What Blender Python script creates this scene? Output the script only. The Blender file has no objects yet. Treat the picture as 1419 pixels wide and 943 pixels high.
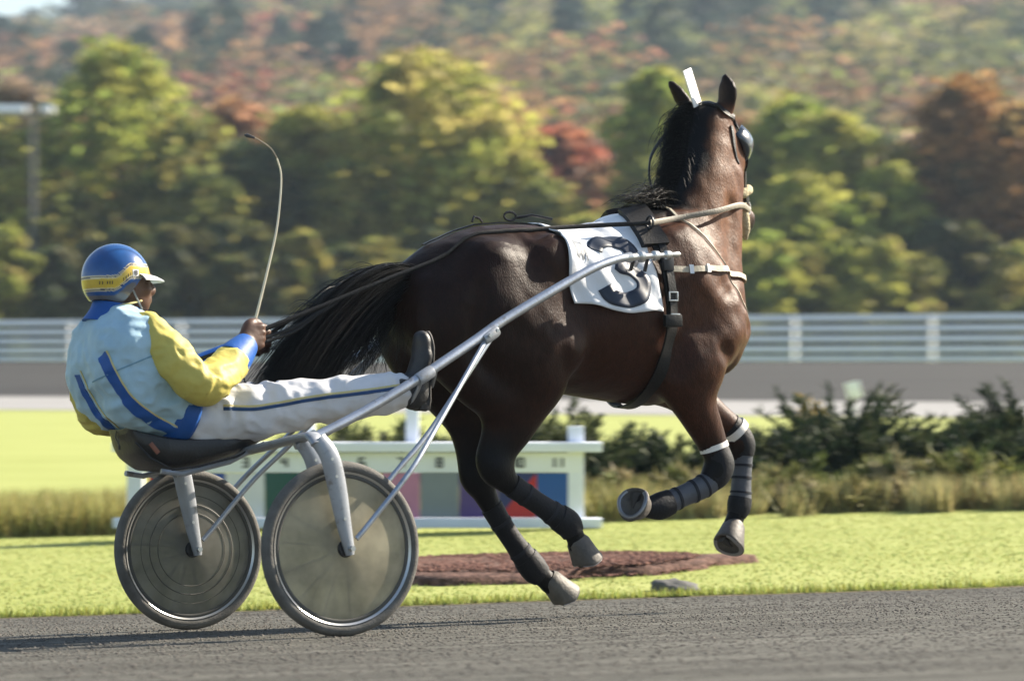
import bpy, bmesh, math, random
import numpy as np
from mathutils import Vector, Matrix, Euler
from mathutils.bvhtree import BVHTree

SC = bpy.context.scene
COL = SC.collection
PI = math.pi
R = math.radians

# ------------------------------------------------------------------ camera, sky, sun, exposure
CAM_H = 1.03
cam_data = bpy.data.cameras.new('camera')
cam_data.sensor_width = 36.0
cam_data.lens = 114.77
cam_data.shift_y = 0.0203
cam_data.clip_start = 0.1
cam_data.clip_end = 6000
cam_data.dof.use_dof = True
cam_data.dof.focus_distance = 13.2
cam_data.dof.aperture_fstop = 3.3
cam_data.dof.aperture_ratio = 0.5
cam = bpy.data.objects.new('camera', cam_data)
COL.objects.link(cam)
cam.location = (0, 0, CAM_H)
cam.rotation_euler = (R(90), 0, 0)
SC.camera = cam

SUN_AZ = 29.0      # degrees from +X towards +Y
SUN_EL = 33.0
world = bpy.data.worlds.new('World')
SC.world = world
world.use_nodes = True
wn = world.node_tree.nodes
wl = world.node_tree.links
bg = wn.get('Background') or wn.new('ShaderNodeBackground')
wo = wn.get('World Output') or wn.new('ShaderNodeOutputWorld')
sky = wn.new('ShaderNodeTexSky')
sky.sky_type = 'NISHITA'
sky.sun_disc = False
sky.sun_elevation = R(SUN_EL)
sky.sun_rotation = R(90 - SUN_AZ)
sky.air_density = 1.15
sky.dust_density = 1.0
sky.ozone_density = 1.0
bg.inputs['Strength'].default_value = 0.06
wl.new(sky.outputs[0], bg.inputs['Color'])
wl.new(bg.outputs[0], wo.inputs['Surface'])
sd = bpy.data.lights.new('sun', 'SUN')
sd.energy = 5.0
sd.angle = R(0.53)
sd.color = (1.0, 0.895, 0.74)
sun = bpy.data.objects.new('sun', sd)
COL.objects.link(sun)
sun_dir = Vector((math.cos(R(SUN_EL)) * math.cos(R(SUN_AZ)), math.cos(R(SUN_EL)) * math.sin(R(SUN_AZ)), math.sin(R(SUN_EL))))
sun.rotation_euler = sun_dir.to_track_quat('Z', 'Y').to_euler()
sun.location = (20, 15, 30)
SC.view_settings.view_transform = 'Standard'
SC.view_settings.look = 'None'
SC.view_settings.gamma = 1.0
SC.view_settings.exposure = 1.62
SC.view_settings.use_curve_mapping = False
try:
    SC.cycles.use_denoising = True
    SC.cycles.max_bounces = 8
    SC.cycles.transparent_max_bounces = 12
    SC.cycles.volume_bounces = 0
except Exception:
    pass

# ------------------------------------------------------------------ the frame of the race bike and horse
# X along the direction of travel, Y to the horse's left, Z up from the banked track
TH = R(30)
BANK = math.atan(0.052)
HD = Vector((math.cos(TH), math.sin(TH), 0))
LT = Vector((-math.sin(TH), math.cos(TH), 0))
YL = LT * math.cos(BANK) - Vector((0, 0, math.sin(BANK)))
ZL = HD.cross(YL)
P1 = Vector((-0.6355, 12.26, -0.0025))
WB = 1.37
ORG = P1 + YL * (WB / 2)
FRAME = Matrix(((HD.x, YL.x, ZL.x, ORG.x), (HD.y, YL.y, ZL.y, ORG.y), (HD.z, YL.z, ZL.z, ORG.z), (0, 0, 0, 1)))

# ------------------------------------------------------------------ object helpers
def tag(o, label=None, cat=None, group=None, kind=None):
    if label: o['label'] = label
    if cat: o['category'] = cat
    if group: o['group'] = group
    if kind: o['kind'] = kind
    return o

def thing(name, label, cat, group=None, matrix=None):
    o = bpy.data.objects.new(name, None)
    COL.objects.link(o)
    o.empty_display_size = 0.2
    if matrix is not None:
        o.matrix_world = matrix
    return tag(o, label, cat, group)

def new_obj(name, me, mat=None, parent=None):
    o = bpy.data.objects.new(name, me)
    COL.objects.link(o)
    if mat is not None:
        if len(me.materials) == 0:
            me.materials.append(mat)
    if parent is not None:
        o.parent = parent
    return o

def from_np(name, V, F, mat=None, parent=None, smooth=True, off=None, col=None, fmat=None):
    """mesh object from numpy arrays; F is an (n,3) or (n,4) array or a list of faces"""
    V = np.asarray(V, dtype=np.float64)
    if off is not None:
        V = V - np.asarray(off)
    me = bpy.data.meshes.new(name)
    if isinstance(F, np.ndarray):
        k = F.shape[1]
        me.vertices.add(len(V)); me.vertices.foreach_set('co', V.astype(np.float32).ravel())
        me.loops.add(F.size); me.loops.foreach_set('vertex_index', F.astype(np.int32).ravel())
        me.polygons.add(len(F))
        me.polygons.foreach_set('loop_start', np.arange(0, F.size, k, dtype=np.int32))
        try:
            me.polygons.foreach_set('loop_total', np.full(len(F), k, dtype=np.int32))
        except Exception:
            pass
        me.update(calc_edges=True)
        me.validate()
    else:
        me.from_pydata([tuple(v) for v in V], [], F)
    if smooth:
        me.polygons.foreach_set('use_smooth', np.ones(len(me.polygons), dtype=bool))
    if col is not None:
        a = me.color_attributes.new('Col', 'FLOAT_COLOR', 'POINT')
        c = np.ones((len(V), 4), dtype=np.float32)
        c[:, :3] = col
        a.data.foreach_set('color', c.ravel())
    me.update()
    return new_obj(name, me, mat, parent)

class MB:
    """collects tubes, boxes and lofts in the local frame; build() links them as one mesh"""
    def __init__(s):
        s.v = []; s.f = []
    def add(s, V, F):
        b = len(s.v)
        s.v.extend([tuple(p) for p in V])
        s.f.extend([tuple(i + b for i in f) for f in F])
    def box(s, c, size, rot=None, bev=0.0):
        bm = bmesh.new()
        bmesh.ops.create_cube(bm, size=1.0)
        for v in bm.verts:
            v.co = Vector((v.co.x * size[0], v.co.y * size[1], v.co.z * size[2]))
        if bev > 0:
            bmesh.ops.bevel(bm, geom=list(bm.edges), offset=bev, segments=2, affect='EDGES', profile=0.6)
        M = Matrix.Translation(Vector(c))
        if rot is not None:
            M = M @ (rot.to_matrix().to_4x4() if not isinstance(rot, Matrix) else rot)
        bm.transform(M)
        bm.verts.index_update()
        s.add([v.co[:] for v in bm.verts], [[v.index for v in f.verts] for f in bm.faces])
        bm.free()
    def tube(s, pts, r, n=8, cap=True, flat=None, hint=None):
        """tube along pts; r scalar or list of r or (ra, rb); hint fixes the first cross axis"""
        pts = [Vector(p) for p in pts]
        m = len(pts)
        rr = r if isinstance(r, (list, tuple)) and len(r) == m else [r] * m
        rings = []
        prev = None
        for i, p in enumerate(pts):
            d = (pts[min(i + 1, m - 1)] - pts[max(i - 1, 0)]).normalized()
            h = Vector(hint) if hint is not None else (prev if prev is not None else (Vector((0, 0, 1)) if abs(d.z) < 0.9 else Vector((1, 0, 0))))
            e1 = (h - d * h.dot(d))
            if e1.length < 1e-5:
                e1 = d.orthogonal()
            e1.normalize()
            if hint is None:
                prev = e1
            e2 = d.cross(e1)
            q = rr[i]
            ra, rb = (q if isinstance(q, (list, tuple)) else (q, q))
            rings.append([p + e1 * (ra * math.cos(2 * PI * k / n)) + e2 * (rb * math.sin(2 * PI * k / n)) for k in range(n)])
        V = [q for ring in rings for q in ring]
        F = []
        for i in range(m - 1):
            for k in range(n):
                a = i * n + k; b = i * n + (k + 1) % n
                F.append((a, b, b + n, a + n))
        if cap:
            F.append(tuple(range(n - 1, -1, -1)))
            F.append(tuple((m - 1) * n + k for k in range(n)))
        s.add(V, F)
    def lathe(s, prof, n=48, axis='Y', c=(0, 0, 0), close=False):
        """revolve (radius, height) profile about axis through c"""
        c = Vector(c)
        V = []
        for (r, h) in prof:
            for k in range(n):
                a = 2 * PI * k / n
                x, y = r * math.cos(a), r * math.sin(a)
                p = {'Y': Vector((x, h, y)), 'Z': Vector((x, y, h)), 'X': Vector((h, x, y))}[axis]
                V.append(c + p)
        F = []
        m = len(prof)
        for i in range(m if close else m - 1):
            j = (i + 1) % m
            for k in range(n):
                k2 = (k + 1) % n
                F.append((i * n + k, i * n + k2, j * n + k2, j * n + k))
        s.add(V, F)
    def build(s, name, mat, parent=None, off=None, smooth=True, solid=0.0, sharp=40):
        V = np.array(s.v)
        if off is not None:
            V = V - np.asarray(off)
        me = bpy.data.meshes.new(name)
        me.from_pydata([tuple(v) for v in V], [], s.f)
        bm = bmesh.new(); bm.from_mesh(me)
        bmesh.ops.recalc_face_normals(bm, faces=list(bm.faces))
        bm.to_mesh(me); bm.free()
        if smooth:
            me.polygons.foreach_set('use_smooth', np.ones(len(me.polygons), dtype=bool))
            try:
                me.set_sharp_from_angle(angle=R(sharp))
            except Exception:
                pass
        o = new_obj(name, me, mat, parent)
        if solid:
            m = o.modifiers.new('thickness', 'SOLIDIFY'); m.thickness = solid; m.offset = 0
        return o

def catmull(pts, n=6):
    """smooth resample of a polyline of equal-length tuples"""
    P = np.array(pts, dtype=float)
    Q = np.vstack([2 * P[0] - P[1], P, 2 * P[-1] - P[-2]])
    out = []
    for i in range(1, len(Q) - 2):
        p0, p1, p2, p3 = Q[i - 1], Q[i], Q[i + 1], Q[i + 2]
        for k in range(n):
            t = k / n
            out.append(0.5 * (2 * p1 + (p2 - p0) * t + (2 * p0 - 5 * p1 + 4 * p2 - p3) * t * t + (3 * p1 - p0 - 3 * p2 + p3) * t ** 3))
    out.append(P[-1])
    return np.array(out)

# ------------------------------------------------------------------ signed-distance modelling
class Field:
    def __init__(s, lo, hi, h):
        s.lo = np.array(lo, float); s.h = h
        s.n = np.ceil((np.array(hi) - s.lo) / h).astype(int) + 1
        s.F = np.full(s.n, 10.0, dtype=np.float32)
    def _win(s, lo, hi):
        a = np.clip(np.floor((np.array(lo) - s.lo) / s.h).astype(int), 0, s.n)
        b = np.clip(np.ceil((np.array(hi) - s.lo) / s.h).astype(int) + 1, 0, s.n)
        if np.any(b <= a):
            return None
        sl = tuple(slice(i, j) for i, j in zip(a, b))
        ax = [s.lo[i] + s.h * np.arange(a[i], b[i]) for i in range(3)]
        return sl, ax[0][:, None, None], ax[1][None, :, None], ax[2][None, None, :]
    @staticmethod
    def _smin(a, b, k):
        if k <= 0:
            return np.minimum(a, b)
        h = np.maximum(k - np.abs(a - b), 0) / k
        return np.minimum(a, b) - h * h * k * 0.25
    def put(s, lo, hi, fn, k=0.02, sub=False):
        m = k + 2 * s.h
        w = s._win(np.array(lo) - m, np.array(hi) + m)
        if w is None:
            return
        sl, x, y, z = w
        d = fn(x, y, z).astype(np.float32)
        if sub:
            s.F[sl] = -s._smin(-s.F[sl], d, k)
        else:
            s.F[sl] = s._smin(s.F[sl], d, k)
    def ell(s, c, r, k=0.03, rot=None, sub=False):
        """ellipsoid; rot is a 3x3 of axes as rows"""
        c = np.array(c, float); r = np.array(r, float)
        A = np.eye(3) if rot is None else np.array(rot)
        m = r.max()
        def fn(x, y, z):
            dx, dy, dz = x - c[0], y - c[1], z - c[2]
            q = 0
            for i in range(3):
                q = q + ((A[i, 0] * dx + A[i, 1] * dy + A[i, 2] * dz) / r[i]) ** 2
            return (np.sqrt(q) - 1) * r.min()
        s.put(c - m, c + m, fn, k, sub)
    def sweep(s, pts, k=0.03, hint=(0, 1, 0), n=4, kin=0.012, sub=False):
        """pts: (x,y,z,a,b); a = radius along hint, b = radius across it"""
        P = catmull(pts, n) if n > 1 else np.array(pts, float)
        P[:, 3:] = np.maximum(P[:, 3:], 0.004)
        lo = (P[:, :3] - P[:, 3:].max(axis=1)[:, None]).min(axis=0)
        hi = (P[:, :3] + P[:, 3:].max(axis=1)[:, None]).max(axis=0)
        m = k + 2 * s.h
        w = s._win(lo - m, hi + m)
        if w is None:
            return
        sl, X, Y, Z = w
        T = Field.__new__(Field)
        T.lo = np.array([X.ravel()[0], Y.ravel()[0], Z.ravel()[0]]); T.h = s.h
        T.n = np.array([X.size, Y.size, Z.size]); T.F = np.full(T.n, 10.0, dtype=np.float32)
        hv = np.array(hint, float)
        for p, q in zip(P[:-1], P[1:]):
            d = q[:3] - p[:3]; L = np.linalg.norm(d)
            if L < 1e-6:
                continue
            d = d / L
            e1 = hv - d * hv.dot(d)
            if np.linalg.norm(e1) < 1e-3:
                e1 = np.cross(d, [0.3, 0.2, 0.9])
            e1 /= np.linalg.norm(e1)
            e2 = np.cross(d, e1)
            rm = max(p[3], p[4], q[3], q[4])
            def fn(x, y, z, p=p, q=q, d=d, e1=e1, e2=e2, L=L):
                dx, dy, dz = x - p[0], y - p[1], z - p[2]
                u = dx * d[0] + dy * d[1] + dz * d[2]
                t = np.clip(u / L, 0, 1)
                a = p[3] + (q[3] - p[3]) * t
                b = p[4] + (q[4] - p[4]) * t
                g = u - t * L
                c1 = dx * e1[0] + dy * e1[1] + dz * e1[2]
                c2 = dx * e2[0] + dy * e2[1] + dz * e2[2]
                mn = np.minimum(a, b)
                return (np.sqrt((c1 / a) ** 2 + (c2 / b) ** 2 + (g / mn) ** 2) - 1) * mn
            l2 = np.minimum(p[:3], q[:3]) - rm; h2 = np.maximum(p[:3], q[:3]) + rm
            T.put(l2 - k, h2 + k, fn, kin)
        if sub:
            s.F[sl] = -s._smin(-s.F[sl], T.F, k)
        else:
            s.F[sl] = s._smin(s.F[sl], T.F, k)
    def warp(s, fn):
        ax = [s.lo[i] + s.h * np.arange(s.n[i]) for i in range(3)]
        near = np.abs(s.F) < 0.08
        ii = np.nonzero(near)
        s.F[near] += fn(ax[0][ii[0]], ax[1][ii[1]], ax[2][ii[2]]).astype(np.float32)
    def cut(s, fn):
        """intersect with the region where fn(x,y,z) < 0"""
        ax = [s.lo[i] + s.h * np.arange(s.n[i]) for i in range(3)]
        s.F = np.maximum(s.F, fn(ax[0][:, None, None], ax[1][None, :, None], ax[2][None, None, :]).astype(np.float32))
    def mesh(s, smooth=2):
        F = s.F; h = s.h
        ins = F < 0
        nx, ny, nz = F.shape
        cnt = np.zeros((nx - 1, ny - 1, nz - 1), dtype=np.int8)
        for i in (0, 1):
            for j in (0, 1):
                for k in (0, 1):
                    cnt += ins[i:nx - 1 + i, j:ny - 1 + j, k:nz - 1 + k]
        act = (cnt > 0) & (cnt < 8)
        I = np.argwhere(act)
        idx = np.full(act.shape, -1, dtype=np.int64)
        idx[act] = np.arange(len(I))
        acc = np.zeros((len(I), 3)); num = np.zeros(len(I))
        for ax in range(3):
            o1, o2 = [a for a in range(3) if a != ax]
            for i in (0, 1):
                for j in (0, 1):
                    a = I.copy(); a[:, o1] += i; a[:, o2] += j
                    b = a.copy(); b[:, ax] += 1
                    fa = F[a[:, 0], a[:, 1], a[:, 2]].astype(float); fb = F[b[:, 0], b[:, 1], b[:, 2]].astype(float)
                    cr = (fa < 0) != (fb < 0)
                    den = np.where(cr, fa - fb, 1.0)
                    t = np.where(cr, fa / den, 0)
                    p = a.astype(float); p[:, ax] += t
                    acc[cr] += p[cr]; num[cr] += 1
        V = acc / num[:, None]
        Q = []
        for ax in range(3):
            o1, o2 = (ax + 1) % 3, (ax + 2) % 3
            sl0 = [slice(None)] * 3; sl1 = [slice(None)] * 3
            sl0[ax] = slice(0, -1); sl1[ax] = slice(1, None)
            A, B = ins[tuple(sl0)], ins[tuple(sl1)]
            E = np.argwhere(A != B)
            E = E[(E[:, o1] > 0) & (E[:, o2] > 0) & (E[:, o1] < F.shape[o1] - 1) & (E[:, o2] < F.shape[o2] - 1)]
            up = A[E[:, 0], E[:, 1], E[:, 2]]
            c = []
            for (i, j) in ((-1, -1), (0, -1), (0, 0), (-1, 0)):
                e = E.copy(); e[:, o1] += i; e[:, o2] += j
                c.append(idx[e[:, 0], e[:, 1], e[:, 2]])
            q = np.stack(c, axis=1)
            q[~up] = q[~up][:, ::-1]
            Q.append(q)
        Q = np.vstack(Q)
        Q = Q[(Q >= 0).all(axis=1)]
        for it in range(smooth):
            for lam in (0.5, -0.52):
                S = np.zeros_like(V); C = np.zeros(len(V))
                for a in range(4):
                    i, j = Q[:, a], Q[:, (a + 1) % 4]
                    for d in range(3):
                        S[:, d] += np.bincount(i, V[j, d], len(V)) + np.bincount(j, V[i, d], len(V))
                    C += np.bincount(i, minlength=len(V)) + np.bincount(j, minlength=len(V))
                V = V + lam * (S / np.maximum(C, 1)[:, None] - V)
        return V * h + s.lo, Q

# value noise for numpy, for colour and relief that belongs to a thing
def vnoise(P, scale, seed=0):
    P = np.asarray(P) * scale
    i = np.floor(P).astype(np.int64); f = P - i
    f = f * f * (3 - 2 * f)
    def hsh(a, b, c):
        n = (a * 374761393 + b * 668265263 + c * 2147483647 + seed * 974711) & 0x7fffffff
        n = ((n ^ (n >> 13)) * 1274126177) & 0x7fffffff
        return ((n ^ (n >> 16)) & 0xffff) / 65535.0
    r = 0
    for a in (0, 1):
        for b in (0, 1):
            for c in (0, 1):
                w = (f[:, 0] if a else 1 - f[:, 0]) * (f[:, 1] if b else 1 - f[:, 1]) * (f[:, 2] if c else 1 - f[:, 2])
                r = r + w * hsh(i[:, 0] + a, i[:, 1] + b, i[:, 2] + c)
    return r

def strands(paths, r0, r1=0.15, n=3):
    """hair as thin tapered tubes; paths: list of (m,3) arrays; returns V,F arrays"""
    VV = []; FF = []; base = 0
    for p in paths:
        m = len(p)
        d = np.gradient(p, axis=0)
        d /= np.linalg.norm(d, axis=1)[:, None] + 1e-9
        e1 = np.cross(d, [0.31, 0.87, 0.2]); e1 /= np.linalg.norm(e1, axis=1)[:, None] + 1e-9
        e2 = np.cross(d, e1)
        t = np.linspace(0, 1, m)
        rr = r0 * (1 - (1 - r1) * t ** 2)
        a = 2 * PI * np.arange(n) / n
        V = p[:, None, :] + rr[:, None, None] * (np.cos(a)[None, :, None] * e1[:, None, :] + np.sin(a)[None, :, None] * e2[:, None, :])
        VV.append(V.reshape(-1, 3))
        i = np.arange(m - 1)[:, None] * n; k = np.arange(n)[None, :]; k2 = (k + 1) % n
        FF.append(np.stack([i + k, i + k2, i + n + k2, i + n + k], axis=2).reshape(-1, 4) + base)
        base += m * n
    return np.vstack(VV), np.vstack(FF)

# ------------------------------------------------------------------ materials
MATS = {}
def mat(name, color=(0.5, 0.5, 0.5), rough=0.6, spec=0.5, metal=0.0, noise=0.0, nscale=8.0, bump=0.0, bscale=60.0, color2=None,
        vcol=False, sheen=0.0, trans=0.0, coat=0.0, detail=4.0, stretch=None, wear=None, bump2=None):
    if name in MATS:
        return MATS[name]
    m = bpy.data.materials.new(name); MATS[name] = m
    m.use_nodes = True
    nt = m.node_tree; N = nt.nodes; L = nt.links
    b = N.get('Principled BSDF')
    b.inputs['Roughness'].default_value = rough
    b.inputs['Metallic'].default_value = metal
    b.inputs['Specular IOR Level'].default_value = spec
    if sheen:
        b.inputs['Sheen Weight'].default_value = sheen
        b.inputs['Sheen Roughness'].default_value = 0.4
    if coat:
        b.inputs['Coat Weight'].default_value = coat
    tc = N.new('ShaderNodeTexCoord')
    src = tc.outputs['Object']
    if stretch:
        mp = N.new('ShaderNodeMapping'); mp.inputs['Scale'].default_value = stretch
        L.new(src, mp.inputs['Vector']); src = mp.outputs['Vector']
    base = None
    if vcol:
        va = N.new('ShaderNodeVertexColor'); va.layer_name = 'Col'
        base = va.outputs['Color']
    if noise > 0 or color2 is not None:
        nz = N.new('ShaderNodeTexNoise'); nz.inputs['Scale'].default_value = nscale; nz.inputs['Detail'].default_value = detail
        nz.inputs['Roughness'].default_value = 0.6
        L.new(src, nz.inputs['Vector'])
        if color2 is not None:
            rp = N.new('ShaderNodeValToRGB')
            rp.color_ramp.elements[0].position = 0.35; rp.color_ramp.elements[1].position = 0.68
            rp.color_ramp.elements[0].color = (*color, 1); rp.color_ramp.elements[1].color = (*color2, 1)
            L.new(nz.outputs['Fac'], rp.inputs['Fac']); base = rp.outputs['Color']
        else:
            mr = N.new('ShaderNodeMapRange'); mr.inputs['From Min'].default_value = 0.25; mr.inputs['From Max'].default_value = 0.75
            mr.inputs['To Min'].default_value = 1 - noise; mr.inputs['To Max'].default_value = 1 + noise
            L.new(nz.outputs['Fac'], mr.inputs['Value'])
            mx = N.new('ShaderNodeMix'); mx.data_type = 'RGBA'; mx.blend_type = 'MULTIPLY'; mx.inputs['Factor'].default_value = 1
            if base is None:
                mx.inputs['A'].default_value = (*color, 1)
            else:
                L.new(base, mx.inputs['A'])
            L.new(mr.outputs['Result'], mx.inputs['B']); base = mx.outputs['Result']
    if wear is not None:
        wc, wa = wear
        n2 = N.new('ShaderNodeTexNoise'); n2.inputs['Scale'].default_value = nscale * 2.3; n2.inputs['Detail'].default_value = 7; n2.inputs['Roughness'].default_value = 0.7
        L.new(src, n2.inputs['Vector'])
        r2 = N.new('ShaderNodeValToRGB'); r2.color_ramp.elements[0].position = 0.62 - wa * 0.3; r2.color_ramp.elements[1].position = 0.72
        r2.color_ramp.elements[0].color = (0, 0, 0, 1); r2.color_ramp.elements[1].color = (1, 1, 1, 1)
        L.new(n2.outputs['Fac'], r2.inputs['Fac'])
        mx = N.new('ShaderNodeMix'); mx.data_type = 'RGBA'
        L.new(r2.outputs['Color'], mx.inputs['Factor'])
        if base is None: mx.inputs['A'].default_value = (*color, 1)
        else: L.new(base, mx.inputs['A'])
        mx.inputs['B'].default_value = (*wc, 1); base = mx.outputs['Result']
    if base is None:
        b.inputs['Base Color'].default_value = (*color, 1)
    else:
        L.new(base, b.inputs['Base Color'])
    if bump > 0:
        bn = N.new('ShaderNodeTexNoise'); bn.inputs['Scale'].default_value = bscale; bn.inputs['Detail'].default_value = 5
        L.new(src, bn.inputs['Vector'])
        bp = N.new('ShaderNodeBump'); bp.inputs['Strength'].default_value = bump; bp.inputs['Distance'].default_value = 0.01
        L.new(bn.outputs['Fac'], bp.inputs['Height']); L.new(bp.outputs['Normal'], b.inputs['Normal'])
        if bump2 is not None:
            b2 = N.new('ShaderNodeTexNoise'); b2.inputs['Scale'].default_value = bump2[1]; b2.inputs['Detail'].default_value = 4
            L.new(src, b2.inputs['Vector'])
            p2 = N.new('ShaderNodeBump'); p2.inputs['Strength'].default_value = bump2[0]; p2.inputs['Distance'].default_value = 0.02
            L.new(b2.outputs['Fac'], p2.inputs['Height']); L.new(p2.outputs['Normal'], bp.inputs['Normal'])
    if trans > 0:
        t = N.new('ShaderNodeBsdfTranslucent')
        if base is None: t.inputs['Color'].default_value = (*color, 1)
        else: L.new(base, t.inputs['Color'])
        ms = N.new('ShaderNodeMixShader'); ms.inputs['Fac'].default_value = trans
        out = N.get('Material Output')
        L.new(b.outputs[0], ms.inputs[1]); L.new(t.outputs[0], ms.inputs[2]); L.new(ms.outputs[0], out.inputs['Surface'])
    return m
# ------------------------------------------------------------------ the ground
def smooth01(a, b, x):
    t = np.clip((np.asarray(x, float) - a) / (b - a), 0, 1)
    return t * t * (3 - 2 * t)
def edge_y(x):
    x = np.asarray(x, float)
    return 16.06 + .197 * np.clip(x, -9, 9) + .05 * (x - np.clip(x, -9, 9)) + .05 * np.sin(x * 2.1) + .03 * np.sin(x * 7.3 + 1) + .02 * np.sin(x * 17.1 + 2)
def track_z(x, y):
    lat = (np.asarray(x) - P1.x) * LT.x + (np.asarray(y) - P1.y) * LT.y
    return P1.z - .052 * np.clip(lat, -9, 9)
def fence_y(x):
    return 113 - .5 * np.clip(np.asarray(x, float), -60, 60)
def hill_z(x, y):
    x = np.asarray(x, float); y = np.asarray(y, float)
    ridge = np.clip(82 + .58 * (x + 235), 60, 218) + 6 * np.sin(x * .02) + 3 * np.sin(x * .055 + 1)
    t = np.clip((y - 215) / 1285, 0, 1)
    return ridge * (t ** 1.1) - 12 * np.clip((y - 1520) / 300, 0, 5)
def ground_z(x, y):
    x = np.asarray(x, float); y = np.asarray(y, float)
    near = -.125 + .026 * np.clip(x, -7, 7)
    near = near * (1 - smooth01(24, 42, y)) + (-.08) * smooth01(24, 42, y)
    nt = track_z(x, y)
    w = smooth01(0, 1.6, y - edge_y(x))
    near = (nt + .008) * (1 - w) + near * w
    d = y - fence_y(x)
    far = np.interp(d, [-60, -49, -34, -2, 3, 14, 40, 70], [0, 0, .21, 1.07, 1.10, 1.0, 1.6, 3.0])
    return near + far + hill_z(x, y)
def grid(name, xs, ys, zf, m, dz=0.0):
    X, Y = np.meshgrid(xs, ys)
    V = np.stack([X.ravel(), Y.ravel(), zf(X.ravel(), Y.ravel()) + dz], 1)
    nx, ny = len(xs), len(ys)
    i = np.arange(ny - 1)[:, None] * nx + np.arange(nx - 1)[None, :]
    F = np.stack([i, i + 1, i + nx + 1, i + nx], 2).reshape(-1, 4)
    return from_np(name, V, F, m)

def node_ground(name, cols, scale, bump, bscale, rough=.9, stretch=(1, 1, 1), fine=None, rot=0.0):
    m = bpy.data.materials.new(name); m.use_nodes = True
    nt = m.node_tree; N = nt.nodes; L = nt.links
    b = N.get('Principled BSDF'); b.inputs['Roughness'].default_value = rough; b.inputs['Specular IOR Level'].default_value = .2
    tc = N.new('ShaderNodeTexCoord'); mp = N.new('ShaderNodeMapping'); mp.inputs['Scale'].default_value = stretch
    m0 = N.new('ShaderNodeMapping'); m0.inputs['Rotation'].default_value = (0, 0, rot)
    L.new(tc.outputs['Object'], m0.inputs['Vector']); L.new(m0.outputs[0], mp.inputs['Vector'])
    n1 = N.new('ShaderNodeTexNoise'); n1.inputs['Scale'].default_value = scale; n1.inputs['Detail'].default_value = 9; n1.inputs['Roughness'].default_value = .68
    L.new(mp.outputs[0], n1.inputs['Vector'])
    rp = N.new('ShaderNodeValToRGB'); el = rp.color_ramp.elements
    el[0].position = .30; el[1].position = .72
    el[0].color = (*cols[0], 1); el[1].color = (*cols[-1], 1)
    if len(cols) > 2:
        e = el.new(.5); e.color = (*cols[1], 1)
    L.new(n1.outputs['Fac'], rp.inputs['Fac'])
    base = rp.outputs['Color']
    n2 = N.new('ShaderNodeTexNoise'); n2.inputs['Scale'].default_value = bscale; n2.inputs['Detail'].default_value = 6
    L.new(mp.outputs[0], n2.inputs['Vector'])
    if fine is not None:
        vo = N.new('ShaderNodeTexVoronoi'); vo.inputs['Scale'].default_value = fine
        L.new(mp.outputs[0], vo.inputs['Vector'])
        mr = N.new('ShaderNodeMapRange'); mr.inputs['To Min'].default_value = .55; mr.inputs['To Max'].default_value = 1.45
        sx = N.new('ShaderNodeSeparateColor'); L.new(vo.outputs['Color'], sx.inputs[0]); L.new(sx.outputs[0], mr.inputs['Value'])
        mx = N.new('ShaderNodeMix'); mx.data_type = 'RGBA'; mx.blend_type = 'MULTIPLY'; mx.inputs['Factor'].default_value = 1
        L.new(base, mx.inputs['A']); L.new(mr.outputs[0], mx.inputs['B']); base = mx.outputs['Result']
    L.new(base, b.inputs['Base Color'])
    bp = N.new('ShaderNodeBump'); bp.inputs['Strength'].default_value = bump; bp.inputs['Distance'].default_value = .02
    L.new(n2.outputs['Fac'], bp.inputs['Height']); L.new(bp.outputs['Normal'], b.inputs['Normal'])
    MATS[name] = m
    return m
M_track = node_ground('stone_dust_track', [(.042, .041, .036), (.085, .083, .073), (.15, .147, .13)], 2.6, 1.0, 30, stretch=(.16, 2.4, 1), fine=70, rot=R(-14))
M_lawn = node_ground('lawn', [(.25, .28, .075), (.30, .33, .10), (.35, .37, .13)], .9, .5, 45, stretch=(.35, 1.6, 1))
M_gravel = node_ground('pale_gravel', [(.24, .235, .23), (.31, .305, .30)], .25, .3, 9, stretch=(.3, 1, 1))
M_track2 = node_ground('far_track', [(.028, .0265, .026), (.046, .044, .042)], .22, .4, 6, stretch=(.2, 1, 1))
M_mulch = node_ground('bark_mulch', [(.08, .045, .035), (.13, .074, .058), (.19, .115, .092)], 8, 1.0, 60, fine=45)
M_floor = node_ground('woodland_floor', [(.035, .04, .015), (.09, .08, .03)], .2, .6, 3)

xs = np.unique(np.concatenate([np.linspace(-400, -40, 37), np.linspace(-40, -8, 33), np.linspace(-8, 8, 81), np.linspace(8, 40, 33), np.linspace(40, 400, 37)]))
ysn = np.concatenate([np.linspace(0, 1, 30) ** 1.6 * 14])
# lawn: starts under the ragged edge of the track
X, Yo = np.meshgrid(xs, ysn); Yw = edge_y(X) + Yo
V = np.stack([X.ravel(), Yw.ravel(), ground_z(X.ravel(), Yw.ravel())], 1)
nx = len(xs); i = np.arange(len(ysn) - 1)[:, None] * nx + np.arange(nx - 1)[None, :]
lawnF = np.stack([i, i + 1, i + nx + 1, i + nx], 2).reshape(-1, 4)
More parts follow.
